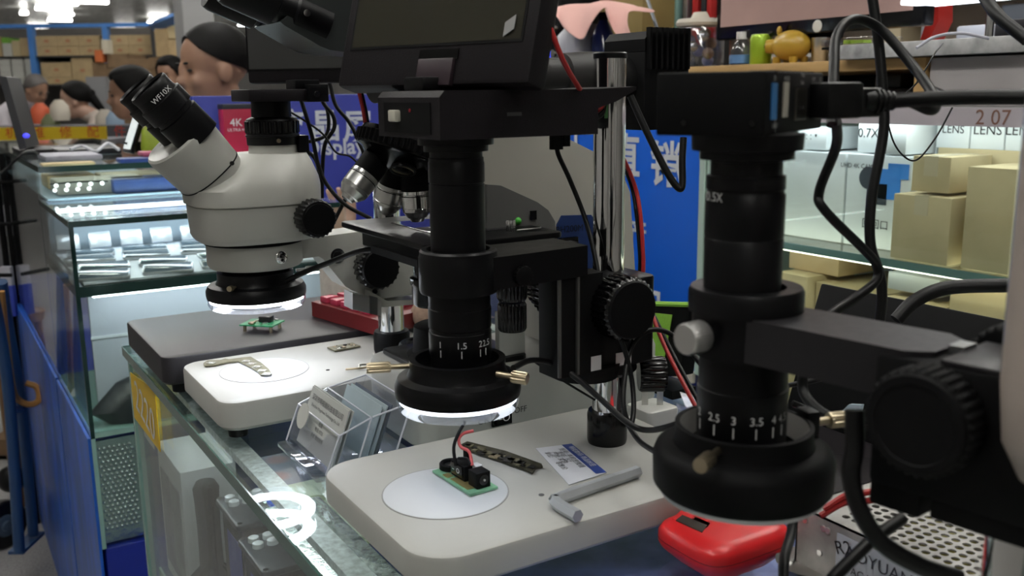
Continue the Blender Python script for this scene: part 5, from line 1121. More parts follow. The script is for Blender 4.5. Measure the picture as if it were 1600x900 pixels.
slabthing('keyboard', 'black keyboard lying on the tall counter', 'keyboard', 90, 190, 230, 2.54, .16, .014, mat('kb_black', (.015, .015, .018), .4))
q0 = PY(170, 232, 2.75); S('cable_heap', G().tube([PY(110, 236, 2.50)+V((0, 0, .004)), PY(128, 228, 2.52), PY(150, 236, 2.49), PY(168, 224, 2.53), PY(186, 234, 2.5)], .004, 6), mat('white_cable', (.6, .6, .65), .4), 'white cable tangled on the keyboard', 'cable')
q = PY(255, 225, 2.35); S('green_pouch', G().sup([(TZ, q.x, 2.35, .045, .03), (TZ+.02, q.x, 2.35, .05, .03), (TZ+.06, q.x, 2.355, .045, .02), (TZ+.075, q.x, 2.36, .03, .008)], 24, 2.4), mat('olive_green', (.20, .26, .01), .6), 'olive green soft pouch beside the tablet', 'pouch')
t = T('laptop', 'open dark laptop seen edge-on at the left picture edge', 'laptop', (.22, 2.75, TZ))
p0 = PY(38, 235, 2.6)
P('screen_lid', G().prism([PY(-2, 118, 2.62), PY(10, 120, 2.62), PY(42, 232, 2.62), PY(30, 234, 2.62)], (.05, .22, 0)), mat('lid_grey', (.030, .030, .034), .4), t)
P('keyboard_base', G().box(.215, .42, 2.64, 2.86, TZ, TZ+.012, .003), BLKP, t)
P('hinge_light', G().ell(PY(41, 212, 2.61), (.008, .006, .006), 10, 8), mat('blue_led', (.03, .04, .9), .4, emit=1.2, ecol=(.1, .1, 1)), t)
S('loop_cable', G().tube([PY(-10, 280, 2.3), PY(12, 262, 2.3), PY(35, 240, 2.3), PY(50, 236, 2.35), PY(60, 240, 2.4)], .003, 6), RUB, 'black cable looping over the counter corner at left', 'cable')

# ================================================================== FAR YELLOW COUNTER, SHELVING WALL
p0, p1 = PD(-30, 198, 4.6), PD(165, 196, 4.6)
t = T('yellow_counter', 'far counter with yellow banner and red lettering', 'counter', ((p0.x+p1.x)/2, (p0.y+p1.y)/2, -ZC))
e1 = (p1-p0); e1.z = 0; L = e1.length; e1.normalize(); nb_ = V((-e1.y, e1.x, 0))
mid = (p0+p1)/2
P('body', G().obox(V((mid.x, mid.y, (-ZC+p0.z-.07)/2))+nb_*.2, e1, nb_, (0, 0, 1), (L/2, .2, (ZC+p0.z-.07)/2)), mat('counter_grey', (.16, .16, .18), .5), t)
P('banner', G().obox(V((mid.x, mid.y, mid.z-.035)), e1, nb_, (0, 0, 1), (L/2, .01, .030)), mat('banner_yellow', (.70, .50, .015), .5), t)
P('banner', G().obox(V((mid.x, mid.y, mid.z-.075)), e1, nb_, (0, 0, 1), (L/2, .012, .008)), mat('banner_white', (.6, .58, .55), .5), t)
for k, s in enumerate('手机维修配件'):
    P('letter', text_g(s, .06, mid+e1*(-.28+.13*k)+V((0, 0, -.033))-nb_*.012, e1, (0, 0, 1)), mat('letter_red', (.55, .04, .02), .5), t, smooth=0)
SD = 8.6
def SP(px, py, dz=0): return PD(px, py, SD)
A0, A1 = SP(-60, 40), SP(242, 41); e1 = (A1-A0); e1.z = 0; e1.normalize(); nb_ = V((-e1.y, e1.x, 0)); topz = (A0.z+A1.z)/2
def spx(px): r = ray(px, 100); n = nb_; tt = (A0-CAM).dot(n)/r.dot(n); return (CAM+r*tt-A0).dot(e1)
def spz(py): r = ray(120, py); tt = (A0-CAM).dot(nb_)/r.dot(nb_); return (CAM+r*tt).z
def fb_(g, px0, px1, z0, z1, d0, d1):
    a, b = spx(px0), spx(px1); c = A0+e1*((a+b)/2)+nb_*((d0+d1)/2); g.obox(V((c.x, c.y, (z0+z1)/2)), e1, nb_, (0, 0, 1), (abs(b-a)/2, abs(d1-d0)/2, abs(z1-z0)/2)); return g
BLF = mat('blue_frame', (.075, .24, .62), .5)
t = T('shelving_unit', 'far blue framed shelving filled with brown cartons', 'shelving', A0+e1*.9+V((0, 0, -ZC-A0.z)))
P('top_beam', fb_(G(), -60, 245, spz(43), spz(37), -.02, .04), BLF, t)
P('back_board', fb_(G(), -60, 245, -ZC, spz(37), .58, .60), mat('grey_back', (.16, .15, .14), .7), t)
for a in (54, 170): P('post', fb_(G(), a-4, a+4, -ZC, spz(37), -.03, .04), BLF, t)
P('post', fb_(G(), 240, 246, -ZC, spz(37), -.02, .04), mat('dark_post', (.05, .05, .05), .5), t)
P('shelf_board', fb_(G(), -60, 245, spz(89), spz(87), -.01, .58), mat('dark_shelf', (.04, .04, .04), .6), t)
P('shelf_board', fb_(G(), -60, 245, spz(134), spz(131), -.01, .58), mat('dark_shelf', (0, 0, 0)), t)
def far_box(px0, px1, py0, py1, m, lab, mark=True, d=.02):
    t2 = T('carton', lab, 'box', A0+e1*spx((px0+px1)/2)+V((0, 0, spz(py1)-A0.z)), 'cartons on the blue framed shelving')
    P('box', fb_(G(), px0, px1, spz(py1), spz(py0), d, .5), m, t2)
    if mark:
        cx = (px0+px1)/2; cyy = (py0+py1)/2; P('logo', fb_(G(), cx-3.2, cx+3.2, spz(cyy+2), spz(cyy-2), d-.004, d), mat('faded_red', (.45, .20, .10), .7), t2)
for r, (a, b) in enumerate(((55.5, 71.5), (72, 86.5))):
    rn = ('upper', 'lower')[r]
    for (c, dd_, nm) in ((58, 91, 'left'), (91.5, 124, 'middle'), (124.5, 158, 'right')): far_box(c, dd_, a, b, KRAFT, '%s brown carton, %s in the central shelf bay' % (rn, nm))
    for (c, dd_, nm) in ((174, 202, 'left'), (202.5, 238, 'right')): far_box(c, dd_, a, b, KRAFT, '%s brown carton, %s in the bay behind the woman' % (rn, nm))
far_box(33, 52, 58, 86.5, KRAFT, 'brown carton next to the first blue shelf post', False)
far_box(5, 19, 66, 86.5, mat('white_pack', (.6, .6, .55), .6), 'white pack with green top on the upper shelf', False)
far_box(5, 14, 57, 65.5, mat('green_pack', (.18, .42, .05), .6), 'bright green pack on top of the white pack', False)
far_box(20, 32, 62, 86.5, KRAFT2, 'pale brown carton beside the white pack', False)
far_box(-30, 3, 56, 86.5, KRAFT, 'brown carton cut by the left picture edge', False)
far_box(62, 109, 97, 120, KRAFT, 'large brown carton under the central shelf bay')
far_box(62, 109, 120.5, 131, KRAFT, 'flat brown carton at the bottom of the bay')
far_box(110, 143, 89.5, 131, KRAFT, 'tall plain brown carton beside the large carton')
for i in range(3):
    for j in range(4):
        if j == 3 and i == 0: pass
        far_box(-3+20*i, 14+20*i, 90+10.5*j, 100+10.5*j, mat('white_pack', (0, 0, 0)), 'white pack, %s of its column, %s column of white packs' % (('topmost', 'second', 'third', 'lowest')[j], ('first', 'middle', 'last')[i]), False)
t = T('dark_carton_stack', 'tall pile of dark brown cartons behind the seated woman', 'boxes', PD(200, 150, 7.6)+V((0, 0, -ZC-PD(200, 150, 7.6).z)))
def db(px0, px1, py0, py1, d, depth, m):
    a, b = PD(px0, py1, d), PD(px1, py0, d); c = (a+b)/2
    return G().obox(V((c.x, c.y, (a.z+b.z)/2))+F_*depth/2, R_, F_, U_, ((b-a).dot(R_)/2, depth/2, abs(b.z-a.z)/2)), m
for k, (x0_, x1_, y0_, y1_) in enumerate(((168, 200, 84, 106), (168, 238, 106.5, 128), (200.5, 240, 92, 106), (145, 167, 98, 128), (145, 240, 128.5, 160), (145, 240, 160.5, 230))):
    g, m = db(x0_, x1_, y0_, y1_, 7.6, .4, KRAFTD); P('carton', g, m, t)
g, m = db(148, 160, 78, 97, 7.55, .1, mat('orange_pack', (.50, .12, .03), .6)); S('orange_pack', g, m, 'small orange pack on the dark cartons', 'pack')
g, m = db(159, 168, 62, 84, 7.55, .1, mat('cream_pack', (.6, .55, .42), .6)); S('cream_bottle', g, m, 'cream bottle-like pack on the dark cartons', 'pack')
g, m = db(150, 178, 120, 422, 7.2, .2, mat('grey_machine', (.26, .26, .27), .5)); S('grey_machine', g, m, 'grey machine beside the dark carton pile', 'machine')
q = PD(166, 150, 7.16); S('white_ring', G().ring(q, F_, [(0, .085), (.02, .085), (.02, .115), (0, .115)], 32), mat('ring_white', (.6, .6, .6), .5), 'white ring shaped lamp head on the grey machine', 'ring')
# angled blue shelf end on the right of the unit and pale boxes
a, b = PD(240, 41, 8.5), PD(290, 22, 7.0)
t = T('side_shelving', 'blue beamed side shelving with brown packs beside column', 'shelving', (a.x, a.y, -ZC))
P('beam', G().tube([a, b], .045, 4), BLF, t)
for k, (x0_, x1_, y0_, y1_) in enumerate(((243, 262, 45, 88), (262, 280, 40, 60), (264, 284, 62, 90), (270, 286, 30, 44))):
    g, m = db(x0_, x1_, y0_, y1_, 7.9, .25, (KRAFT, KRAFT2, KRAFT, mat('green_tin', (.25, .42, .32), .5))[k]); P('pack', g, m, t)
g, m = db(246, 290, 90, 399, 7.9, .25, KRAFTD); P('base', g, m, t)

# ================================================================== PEOPLE
def remesh(g, vox, smooth=4):
    me = bpy.data.meshes.new('tmp'); me.from_pydata([tuple(p) for p in g.v], [], g.f)
    bm = bmesh.new(); bm.from_mesh(me); bmesh.ops.recalc_face_normals(bm, faces=bm.faces[:]); bm.to_mesh(me); bm.free()
    o = bpy.data.objects.new('tmp', me); col.objects.link(o)
    r = o.modifiers.new('r', 'REMESH'); r.mode = 'VOXEL'; r.voxel_size = vox
    s_ = o.modifiers.new('s', 'SMOOTH'); s_.iterations = smooth; s_.factor = .5
    dg = bpy.context.evaluated_depsgraph_get(); m2 = bpy.data.meshes.new_from_object(o.evaluated_get(dg))
    bpy.data.objects.remove(o); bpy.data.meshes.remove(me); return m2
def cap(g, p0, p1, r0, r1):
    p0, p1 = V(p0), V(p1); d = p1-p0; L = d.length
    g.lathe(p0, d, [(-r0, .002), (-r0*.7, r0*.7), (0, r0), (L, r1), (L+r1*.7, r1*.7), (L+r1, .002)], 16); return g
def person(label, eye, yaw, tilt, skin, shirt, hairm, style, vox=.007, lean=0.0, scale=1.0, down=False, drop=0.0):
    """eye: world point between the eyes' level at head centre; yaw: angle of the gaze in the ground plane; whole body in one mesh"""
    g = G()
    g.ell((-.012, 0, .030), (.095, .075, .086)); g.ell((.018, 0, -.030), (.070, .061, .082)); g.ell((.034, 0, -.078), (.048, .044, .036))
    g.ell((.090, 0, -.024), (.018, .013, .014)); g.ell((.084, 0, -.002), (.012, .009, .030)); g.ell((.080, 0, -.058), (.012, .024, .007)); g.ell((.078, 0, -.070), (.012, .020, .007))
    g.ell((.058, 0, .024), (.022, .046, .012)); g.ell((.060, .034, -.028), (.020, .02, .022)); g.ell((.060, -.034, -.028), (.020, .02, .022))
    for s in (-1, 1): g.ell((-.006, s*.074, -.012), (.020, .011, .031))
    Mh = Matrix.Rotation(tilt, 4, 'Y'); g.xf(Mh)
    hd = Mh @ V((-.012, 0, -.06))
    b = G(); cap(b, hd, (-.045-lean*.35, 0, -.20+drop), .050, .056)
    sh = V((-.05-lean*.4, 0, -.26+drop)); hip = V((-.05-lean, 0, -.72)); foot = -(ZC+eye.z)/scale
    for s in (-1, 1):
        cap(b, sh+V((0, s*.07, .03)), sh+V((0, s*.165, -.015)), .062, .058)
        hand = sh+(V((.03, s*.20, -.53)) if down else V((.26, s*.13, -.34))); elb = sh+V((0 if down else .05, s*.215, -.28))
        cap(b, sh+V((0, s*.19, -.02)), elb, .052, .044); cap(b, elb, hand, .043, .032)
        cap(b, hip+V((0, s*.085, 0)), V((hip.x+.02, s*.09, (hip.z+foot)/2)), .082, .06); cap(b, V((hip.x+.02, s*.09, (hip.z+foot)/2)), V((hip.x, s*.09, foot+.06)), .058, .042)
        b.ell((hip.x+.05, s*.09, foot+.045), (.12, .045, .045))
        c0 = hand+V((.03, -s*.01, -.005)); b.ell(c0, (.045, .03, .016), 14, 10)
        for k in range(4): cap(b, c0+V((.03, (-.022+.0145*k), 0)), c0+V((.085-.008*abs(k-1.5), (-.026+.017*k), -.018)), .009, .007)
        cap(b, c0+V((0, -s*.03, 0)), c0+V((.045, -s*.055, -.008)), .010, .008)
    b.ell(sh+V((0, 0, -.10)), (.105, .165, .16)); b.ell((sh+hip)/2+V((0, 0, -.02)), (.10, .145, .22)); b.ell(hip+V((0, 0, .02)), (.115, .155, .13))
    o0 = len(g.v); g.v += b.v; g.f += [tuple(i+o0 for i in f) for f in b.f]
    me = remesh(g, vox)
    me.materials.clear(); me.materials.append(skin); me.materials.append(shirt); me.materials.append(mat('dark_trousers', (.02, .02, .025), .7))
    idx = []
    for p in me.polygons:
        c = p.center
        is_hand = c.x > sh.x+.20 and c.z < -.5
        idx.append(0 if (c.z > -.185 + drop*.8 - max(0, c.x)*.25 + min(0, c.x+.03)*(-.6 if lean else 0) or is_hand) else (2 if c.z < hip.z+.02 else 1))
    me.polygons.foreach_set('material_index', idx); me.polygons.foreach_set('use_smooth', [True]*len(me.polygons))
    o = bpy.data.objects.new('person', me); col.objects.link(o)
    M = Matrix.Translation(eye+V((0, 0, ZC))) @ Matrix.Rotation(yaw, 4, 'Z') @ Matrix.Scale(scale, 4); o.matrix_world = M
    ORG[o.name] = V((0, 0, 0)); tag(o, label, 'person')
    # hair, brows, eyes
    h = G(); n, m_ = 36, 18; loops = []
    for i in range(m_+1):
        tt = math.pi*.02+math.pi*.98*i/m_; L = []
        for k in range(n):
            a = 2*math.pi*k/n; fx = math.cos(a)
            lim = {'short': .56-.13*fx-.16*max(fx, 0)**2, 'pony': .62-.30*max(fx, 0)-.10*fx, 'bob': .78-.45*max(fx, 0)**1.0-.12*fx}[style]
            th = min(tt, math.pi*lim); r_ = 1.05 if style == 'short' else 1.12
            L.append((-.014+.097*r_*math.sin(th)*fx, .078*r_*math.sin(th)*math.sin(a), .032+.088*r_*math.cos(th)))
        loops.append(L)
    h.loft(loops)
    if style == 'pony': cap(h, (-.10, 0, .02), (-.155, 0, -.10), .034, .022); h.ell((-.108, 0, .03), (.03, .03, .03))
    if style == 'bob': h.ell((-.075, 0, -.06), (.05, .075, .09)); h.ell((-.01, 0, .085), (.085, .07, .045))
    h.xf(Mh)
    ho = P('hair', h, hairm, o, smooth=60)
    for s in (-1, 1):
        P('eye', G().ell((.0755, s*.031, .003), (.006, .013, .0045), 12, 8).xf(Mh), mat('eye_dark', (.02, .015, .012), .3), o)
        P('eyebrow', G().ell((.083, s*.032, .022), (.004, .018, .0035), 12, 8).xf(Mh), hairm, o)
    P('lips', G().ell((.088, 0, -.064), (.006, .021, .0045), 14, 8).xf(Mh), mat('lip', (.30, .11, .09), .5), o)
    return o
YV = math.atan2
def yaw_of(v): return math.atan2(v.y, v.x)
dirL = -R_
person('man with short black hair looking down behind the blue partition', PD(333, 108, 2.62), yaw_of(dirL*.80-F_*.60), .10, SKIN, mat('dark_jacket', (.03, .03, .04), .8), HAIR, 'short', .0055, 0, 1.0, True)
person('woman with black hair facing left in pale top behind tablet', PD(203, 147, 4.3), yaw_of(dirL*.93-F_*.35), .12, SKIN, mat('pale_pink_top', (.50, .42, .42), .8), HAIR, 'bob', .008, .12, .98, False, .07)
person('person with black hair half hidden between the woman and the man', PD(266, 118, 6.1), yaw_of(-F_+dirL*.3), .15, SKIN, mat('grey_top', (.15, .15, .17), .8), HAIR, 'bob', .009, 0, .98)
person('woman with black ponytail in cream top at far counter', PD(117, 157, 6.2), yaw_of(dirL*.95-F_*.3), .15, SKINP, mat('cream_top', (.58, .50, .44), .8), HAIR, 'pony', .009, .22, .98, False, .085)
person('grey haired man in white shirt bending down at far counter', PD(57, 141, 7.4), yaw_of(R_*.9-F_*.4), .45, SKIN, mat('white_shirt', (.60, .56, .60), .8), HAIRG, 'short', .009, .32, .98, False, .11)
# heap of goods between the far people
for k, (px, py, m, lab) in enumerate(((62, 165, mat('orange_red', (.55, .10, .04), .6), 'orange red packet on the far counter'), (92, 160, mat('cream_heap', (.55, .50, .42), .7), 'cream pile of goods on the far counter'), (78, 182, mat('olive_heap', (.14, .16, .08), .7), 'olive bag on the far counter'), (163, 175, mat('beige_heap', (.42, .38, .32), .7), 'beige bundle beside the far woman'), (178, 178, mat('blue_heap', (.22, .30, .40), .6), 'blue grey pack beside the far woman'))):
    q = PD(px, py, 5.4); S('goods_bundle', G().sup([(q.z-.10, q.x, q.y, .05, .05), (q.z-.07, q.x, q.y, .055, .05), (q.z-.02, q.x, q.y, .05, .045), (q.z+.015, q.x, q.y, .02, .025)], 20, 2.2), m, lab, 'goods')
p0 = PD(110, 200, 5.4); S('goods_table', G().obox(V((p0.x, p0.y, (-ZC+PD(100, 190, 5.4).z-.02)/2)), R_, F_, U_, (.55, .18, (ZC+PD(100, 190, 5.4).z-.02)/2)), mat('table_dark', (.07, .07, .08), .6), 'dark table carrying the far bundles of goods', 'table')
# hand reaching up behind the white microscope: a seated person hidden behind the ivory microscope
pal = PD(536, 354, 2.10); hk = .92
g = G(); fu = (U_*.96+R_*-.10-F_*.1).normalized(); fs_ = R_
def pt(a, b, c=0): return pal+fs_*(a*hk)+fu*(b*hk)+F_*(c*hk)
for a in (-.022, -.007, .008, .022): cap(g, pt(a*.8, -.035), pt(a, .022), .0135*hk, .0115*hk)
cap(g, pt(.0, -.03), pt(.012, -.085), .027*hk, .026*hk)
for a, L, bend in ((-.0285, .050, -.018), (-.0095, .066, -.012), (.0095, .070, -.010), (.0275, .060, -.006)):
    cap(g, pt(a*.95, .020), pt(a*1.2, .022+L*.55, bend*.4), .0088*hk, .0080*hk); cap(g, pt(a*1.2, .022+L*.55, bend*.4), pt(a*1.3-.006, .022+L, bend), .0080*hk, .0066*hk)
cap(g, pt(-.020, -.028), pt(-.046, .000, -.010), .012*hk, .0095*hk); cap(g, pt(-.046, .000, -.010), pt(-.052, .026, -.018), .0095*hk, .0075*hk)
elbow = pt(.10, -.30); shd = pt(.22, -.16, .0); cap(g, pt(.012, -.08), elbow, .028, .042); cap(g, elbow, shd, .045, .055)
tor = shd+R_*.11; g.ell(tor+U_*-.05, (.13, .13, .13)); g.ell(tor+U_*-.28, (.12, .12, .22)); hipz = tor+U_*-.45; g.ell(hipz, (.14, .13, .12))
for s in (-1, 1):
    cap(g, hipz+R_*s*.07, hipz+R_*s*.08-F_*.05+U_*-.05, .08, .065); cap(g, hipz+R_*s*.08-F_*.05+U_*-.05, V(((hipz+R_*s*.08-F_*.05).x, (hipz+R_*s*.08-F_*.05).y, -ZC+.05)), .06, .042)
hc = tor+U_*.185; cap(g, tor+U_*.06, tor+U_*.13, .055, .05); g.ell(hc, (.085, .085, .108)); g.ell(hc-F_*.085+U_*-.01, (.014, .014, .02))
cap(g, tor+R_*.11+U_*.0, tor+R_*.15+U_*-.26, .05, .045)
me = remesh(g, .0036, 3); me.materials.clear(); me.materials.append(SKINP); me.materials.append(mat('navy_shirt', (.02, .03, .08), .8))
me.polygons.foreach_set('material_index', [0 if ((p.center-pal).length < .16 or p.center.z > (tor+U_*.09).z) else 1 for p in me.polygons]); me.polygons.foreach_set('use_smooth', [True]*len(me.polygons))
o = bpy.data.objects.new('person', me); col.objects.link(o); o.location = (0, 0, ZC); ORG[o.name] = V((0, 0, 0))
tag(o, 'seated person behind the microscopes raising an open hand', 'person')
P('hair', G().ell(hc+U_*.03+F_*.012, (.092, .092, .092)), HAIR, o)

# ================================================================== HAND TRUCK AND CLUTTER IN THE AISLE
t = T('hand_truck', 'blue tubular hand truck with orange strap in aisle', 'hand truck', PD(35, 820, 2.5)+V((0, 0, -ZC-PD(35, 820, 2.5).z)))
NAVY = mat('navy_tube', (.018, .07, .19), .4)
HD = 2.6
P('frame_tube', G().tube([PD(2, 440, 2.3), PD(14, 520, 2.38), PD(34, 640, 2.47), PD(52, 835, 2.62)], .014, 10), NAVY, t)
P('frame_tube', G().tube([PD(-16, 440, 2.2), PD(0, 520, 2.26), PD(16, 640, 2.36), PD(30, 860, 2.52)], .014, 10), NAVY, t)
P('cross_bar', G().tube([PD(34, 640, 2.47), PD(16, 640, 2.36)], .010, 8), NAVY, t)
P('toe_plate', G().obox(PD(42, 848, 2.6), R_, F_, U_, (.02, .06, .004)), NAVY, t)
STRAP = mat('orange_strap', (.42, .21, .06), .6)
P('strap', G().tube([PD(14, 570, 2.38), PD(20, 605, 2.40), PD(26, 622, 2.42), PD(44, 632, 2.44), PD(60, 626, 2.46), PD(58, 606, 2.46), PD(40, 598, 2.45)], .008, 6), STRAP, t, 'orange webbing strap')
P('strap', G().tube([PD(3, 455, 2.28), PD(12, 540, 2.34), PD(22, 620, 2.40)], .007, 6), STRAP, t)
wc = PZ(8, 855, -ZC); wz = V((wc.x, wc.y, -ZC+.072))
wd = (R_*.85-F_*.5).normalized()
wh = P('wheel', G().lathe(wz-wd*.02, wd, [(0, .045), (.002, .066), (.008, .0715), (.032, .0715), (.038, .066), (.04, .045)], 36), RUB, t)
P('hub', G().lathe(wz+wd*.018, wd, [(0, .034), (.004, .032), (.005, .016), (.012, .014)], 24), mat('hub_blue_grey', (.05, .08, .12), .4), wh)
P('caster', G().ell(PD(18, 748, 2.55), (.036, .036, .036), 16, 10), RUB, t)
t = T('wooden_stool', 'brown wooden stool with round seat behind the hand truck', 'stool', PD(45, 830, 2.9)+V((0, 0, -ZC-PD(45, 830, 2.9).z)))
WOOD = mat('brown_wood', (.20, .10, .035), .55, var=.25, scale=12, stretch=(6, 6, 1))
q = PD(16, 488, 2.95); P('seat', G().vl(q.x, q.y, [(q.z-.03, .060), (q.z-.005, .065), (q.z, .062)], 32), WOOD, t)
for a in range(4):
    d = V((math.cos(a*1.57+.5), math.sin(a*1.57+.5), 0)); P('leg', G().cyl(V((q.x, q.y, q.z-.03))+d*.045, V((q.x, q.y, -ZC))+d*.055, .013, n=10), WOOD, t)
q = PD(28, 470, 3.1)
t = T('shelf_clutter', 'brown cartons stacked on the aisle floor behind stool', 'boxes', (q.x, q.y, -ZC))
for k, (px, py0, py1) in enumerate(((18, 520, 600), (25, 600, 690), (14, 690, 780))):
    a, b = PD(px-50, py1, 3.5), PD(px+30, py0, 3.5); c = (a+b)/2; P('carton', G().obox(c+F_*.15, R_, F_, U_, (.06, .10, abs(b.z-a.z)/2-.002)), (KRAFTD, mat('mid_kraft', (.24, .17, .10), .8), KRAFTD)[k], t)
a = PD(10, 780, 3.5); P('pallet', G().obox(V((a.x, a.y, (a.z-ZC)/2))+F_*.15, R_, F_, U_, (.08, .12, abs(-ZC-a.z)/2)), mat('pallet_dark', (.05, .04, .035), .8), t)
t = T('wire_rack', 'black wire display rack at the left picture edge', 'rack', PD(20, 480, 2.75)+V((0, 0, -ZC-PD(20, 480, 2.75).z)))
for x_ in (-4, 8, 20):
    a = PD(x_-6, 240, 2.75); P('upright', G().cyl(V((a.x, a.y, -ZC)), a, .009, n=8), BLKM, t)
for py in (285, 350, 430):
    P('rail', G().tube([PD(-30, py, 2.75), PD(18, py, 2.75)], .006, 6), BLKM, t)
for k, (px, py, m) in enumerate(((0, 300, WCARD), (8, 345, mat('grey_sleeve', (.3, .3, .32), .5)), (12, 440, mat('white_sleeve', (.5, .5, .55), .5)), (16, 470, mat('blue_sleeve', (.03, .06, .40), .5)))):
    P('hanging_pack', G().obox(PD(px, py, 2.80), R_, F_, U_, (.016, .01, .045), .002), m, t)

# ================================================================== CABLES
def cable(label, pts, r, m=RUB, name='cable', n=10):
    return S(name, G().tube([PD(*p) for p in pts], r, n, 8), m, label, 'cable')
cable('thick black cable arching from the camera over to cabinet', [(1300, 195, .56), (1303, 110, .58), (1308, 55, .60), (1335, 30, .62), (1375, 45, .63), (1420, 95, .62), (1450, 135, .60), (1462, 160, .58), (1455, 172, .56), (1425, 160, .55)], .0032)
cable('black cable curling from the camera box down to clamp arm', [(1307, 190, .56), (1306, 230, .58), (1280, 300, .60), (1290, 330, .60), (1350, 390, .62), (1370, 415, .63), (1368, 440, .63), (1330, 470, .62), (1290, 500, .60), (1262, 560, .58), (1255, 610, .58), (1285, 645, .56), (1340, 668, .54)], .0031)
cable('black cable hanging from the top edge past the plugs', [(1362, -10, .64), (1372, 60, .64), (1380, 150, .64), (1380, 210, .64), (1362, 310, .64), (1360, 380, .64), (1375, 430, .64), (1378, 470, .64), (1372, 520, .64)], .0034)
cable('thick black plug cable running right to picture edge', [(1395, 158, .53), (1440, 155, .52), (1520, 152, .51), (1620, 152, .50)], .0042)
cable('black cable crossing the upper right corner', [(1535, -10, .70), (1560, 25, .68), (1605, 62, .66)], .0046)
cable('thick black cable bending behind the focus block', [(1400, 500, .75), (1430, 470, .75), (1480, 450, .75), (1570, 446, .74), (1620, 448, .74)], .0055)
cable('thin wire hanging in loop before the white boxes', [(1474, 66, 1.45), (1468, 74, 1.15), (1460, 84, .97), (1432, 130, .95), (1390, 170, .95), (1392, 210, .95), (1408, 240, .95), (1432, 250, .95), (1462, 215, .95), (1488, 168, .95)], .0009)
cable('second thin wire slanting behind the thick plug cable', [(1430, 97, 1.46), (1440, 125, 1.0), (1470, 140, .7), (1492, 150, .515)], .0009)
cable('pale cable lying over the stone slab', [(1432, 75, 1.30), (1460, 58, 1.30), (1500, 52, 1.30), (1545, 60, 1.30)], .0022, mat('pale_cable', (.5, .5, .58), .35))
t = T('camera_plug', 'black molded plugs in the near camera box sockets', 'plug', PD(1330, 160, .55))
q0, q1 = PD(1272, 160, .50), PD(1395, 158, .53)
P('plug_body', G().obox(PD(1300, 157, .515), (q1-q0), (q1-q0).cross(U_), U_, (.0135, .010, .0095), .002), RUB, t)
P('plug_body', G().obox(PD(1345, 160, .535), (q1-q0), (q1-q0).cross(U_), U_, (.010, .008, .008), .002), RUB, t)
P('strain_relief', G().tube([PD(1350, 158, .53), PD(1398, 158, .53)], .0062, 10, 4, .0045), RUB, t)
for k in range(4): a = PD(1368+8*k, 158, .53); b = PD(1371+8*k, 158, .53); P('relief_ring', G().cyl(a, b, .0068-.0005*k, n=14), RUB, t)
cable('black cable dropping from camera bottom past the chrome pole', [(872, 222, .80), (872, 240, .80), (890, 280, .80), (912, 335, .80), (925, 380, .79), (935, 430, .78)], .0021)
cable('black cable looping from lamp house to the signboard letters', [(985, 150, .92), (1010, 205, .92), (1040, 265, .92), (1058, 292, .92), (1066, 290, .92), (1066, 250, .92), (1068, 215, .92)], .0034)
cable('red wire running down over the pole and past knob', [(843, 10, .66), (858, 40, .66), (880, 95, .67), (905, 138, .70), (930, 175, .78), (965, 230, .84), (990, 285, .88), (1000, 330, .88), (1005, 400, .88), (1006, 450, .88), (1022, 500, .86), (1045, 555, .84), (1092, 645, .80)], .0019, REDW, 'red_wire')
cable('black wire twinned with the red wire at the pole', [(915, 160, .73), (938, 190, .79), (962, 232, .845), (985, 285, .885), (994, 330, .885), (1000, 400, .885), (1002, 450, .885), (1030, 510, .865), (1055, 560, .845), (1098, 640, .805)], .0019)
cable('black power cord from ring light sweeping under the pole', [(802, 575, .70), (830, 563, .74), (865, 568, .76), (900, 590, .76), (940, 625, .74), (980, 660, .72), (1010, 672, .71), (1050, 665, .68), (1095, 645, .66)], .0023)
cable('thin black cord lying across the ivory base side', [(835, 565, .80), (880, 595, .80), (930, 625, .80)], .0010)
cable('black cable loop hanging around the lower clamp knob', [(968, 525, .76), (980, 560, .76), (988, 600, .76), (990, 640, .75), (985, 663, .74), (975, 640, .74), (975, 600, .75), (985, 545, .77), (1010, 518, .78), (1040, 518, .78), (1070, 540, .76), (1100, 575, .72)], .0021)
cable('black and red cord from charger to the near ring light', [(982, 665, .74), (1000, 690, .72), (1030, 710, .66)], .0021)
cable('large black cable in front of the metal power supply', [(1335, 640, .43), (1335, 700, .43), (1330, 745, .43), (1345, 800, .43), (1380, 850, .43), (1440, 885, .43), (1500, 905, .43)], .0042)
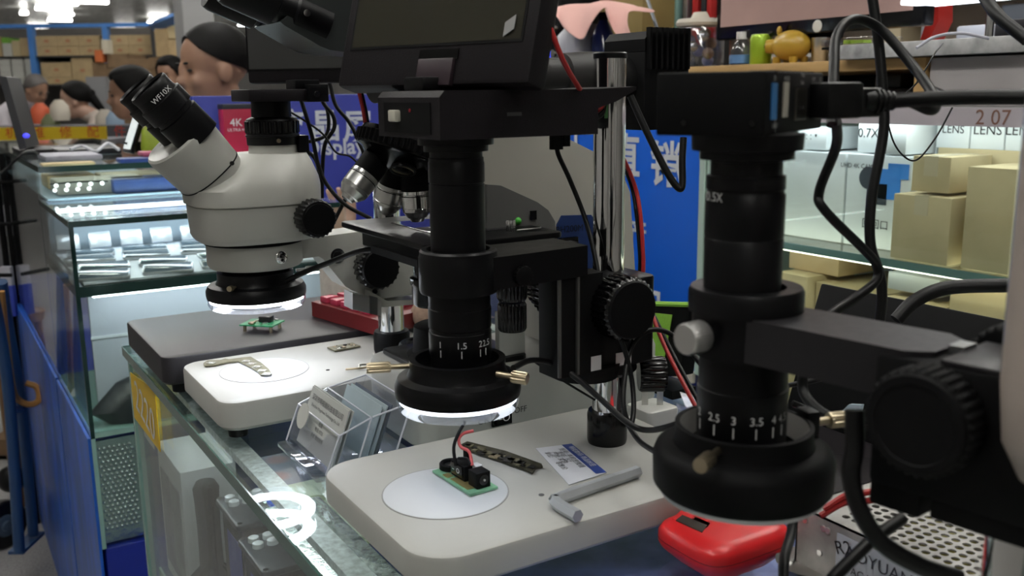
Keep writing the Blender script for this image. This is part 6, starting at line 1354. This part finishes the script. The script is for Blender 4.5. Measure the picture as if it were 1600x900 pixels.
cable('black cable crossing the maker label of power supply', [(1410, 810, .50), (1370, 838, .49), (1340, 865, .48), (1300, 905, .47)], .0032)
cable('grey black cable hanging beside the red meter', [(1240, 800, .58), (1236, 835, .57), (1226, 870, .55), (1224, 905, .54)], .0030)
cable('black cable looping behind the near lens', [(1238, 500+130, .64), (1262, 640, .64), (1300, 655, .62), (1360, 660, .60)], .0022)
cable('thin black cable sagging under the clamp arm', [(1215, 605, .66), (1270, 595, .66), (1330, 580, .66), (1365, 568, .66)], .0018)
cable('black cord from the ring light of white microscope', [(432, 447, 1.03), (470, 428, 1.03), (520, 408, 1.02), (560, 393, 1.0), (600, 388, .99)], .0030)
# bundle behind the white microscope
cable('leftmost black cable of the tangle under far monitor', [(470, 155, 1.10), (478, 180, 1.10), (488, 215, 1.10), (498, 260, 1.10), (512, 290, 1.10), (540, 320, 1.10), (580, 342, 1.10)], .0024)
cable('black cable of the tangle curving back under itself', [(498, 132, 1.12), (505, 160, 1.12), (520, 180, 1.12), (522, 200, 1.12), (508, 225, 1.12), (504, 260, 1.12), (503, 310, 1.12)], .0024)
cable('black cable of tangle looping by blue lettering', [(485, 140, 1.14), (500, 152, 1.14), (512, 175, 1.14), (510, 210, 1.14), (480, 222, 1.14), (462, 224, 1.14)], .0022)
cable('rightmost black cable of the tangle toward the turret', [(515, 130, 1.14), (525, 165, 1.14), (545, 190, 1.14), (560, 220, 1.14), (568, 250, 1.14), (545, 300, 1.14), (520, 350, 1.14)], .0024)
cable('thin black wire drooping through the cable tangle', [(448, 172, 1.10), (475, 188, 1.10), (505, 210, 1.10), (525, 238, 1.10), (548, 245, 1.10), (570, 268, 1.10)], .0012)
cable('black cable of the tangle dropping behind white body', [(470, 228, 1.12), (492, 248, 1.12), (498, 275, 1.12), (490, 300, 1.12), (482, 330, 1.12)], .0022)
cable('red wire descending beside the blue lettering', [(560, 140, .90), (568, 175, .90), (573, 210, .90), (577, 232, .90)], .0018, REDW, 'red_wire')
cable('black wire twinned with the red wire by lettering', [(564, 140, .905), (572, 175, .905), (578, 215, .905)], .0016)
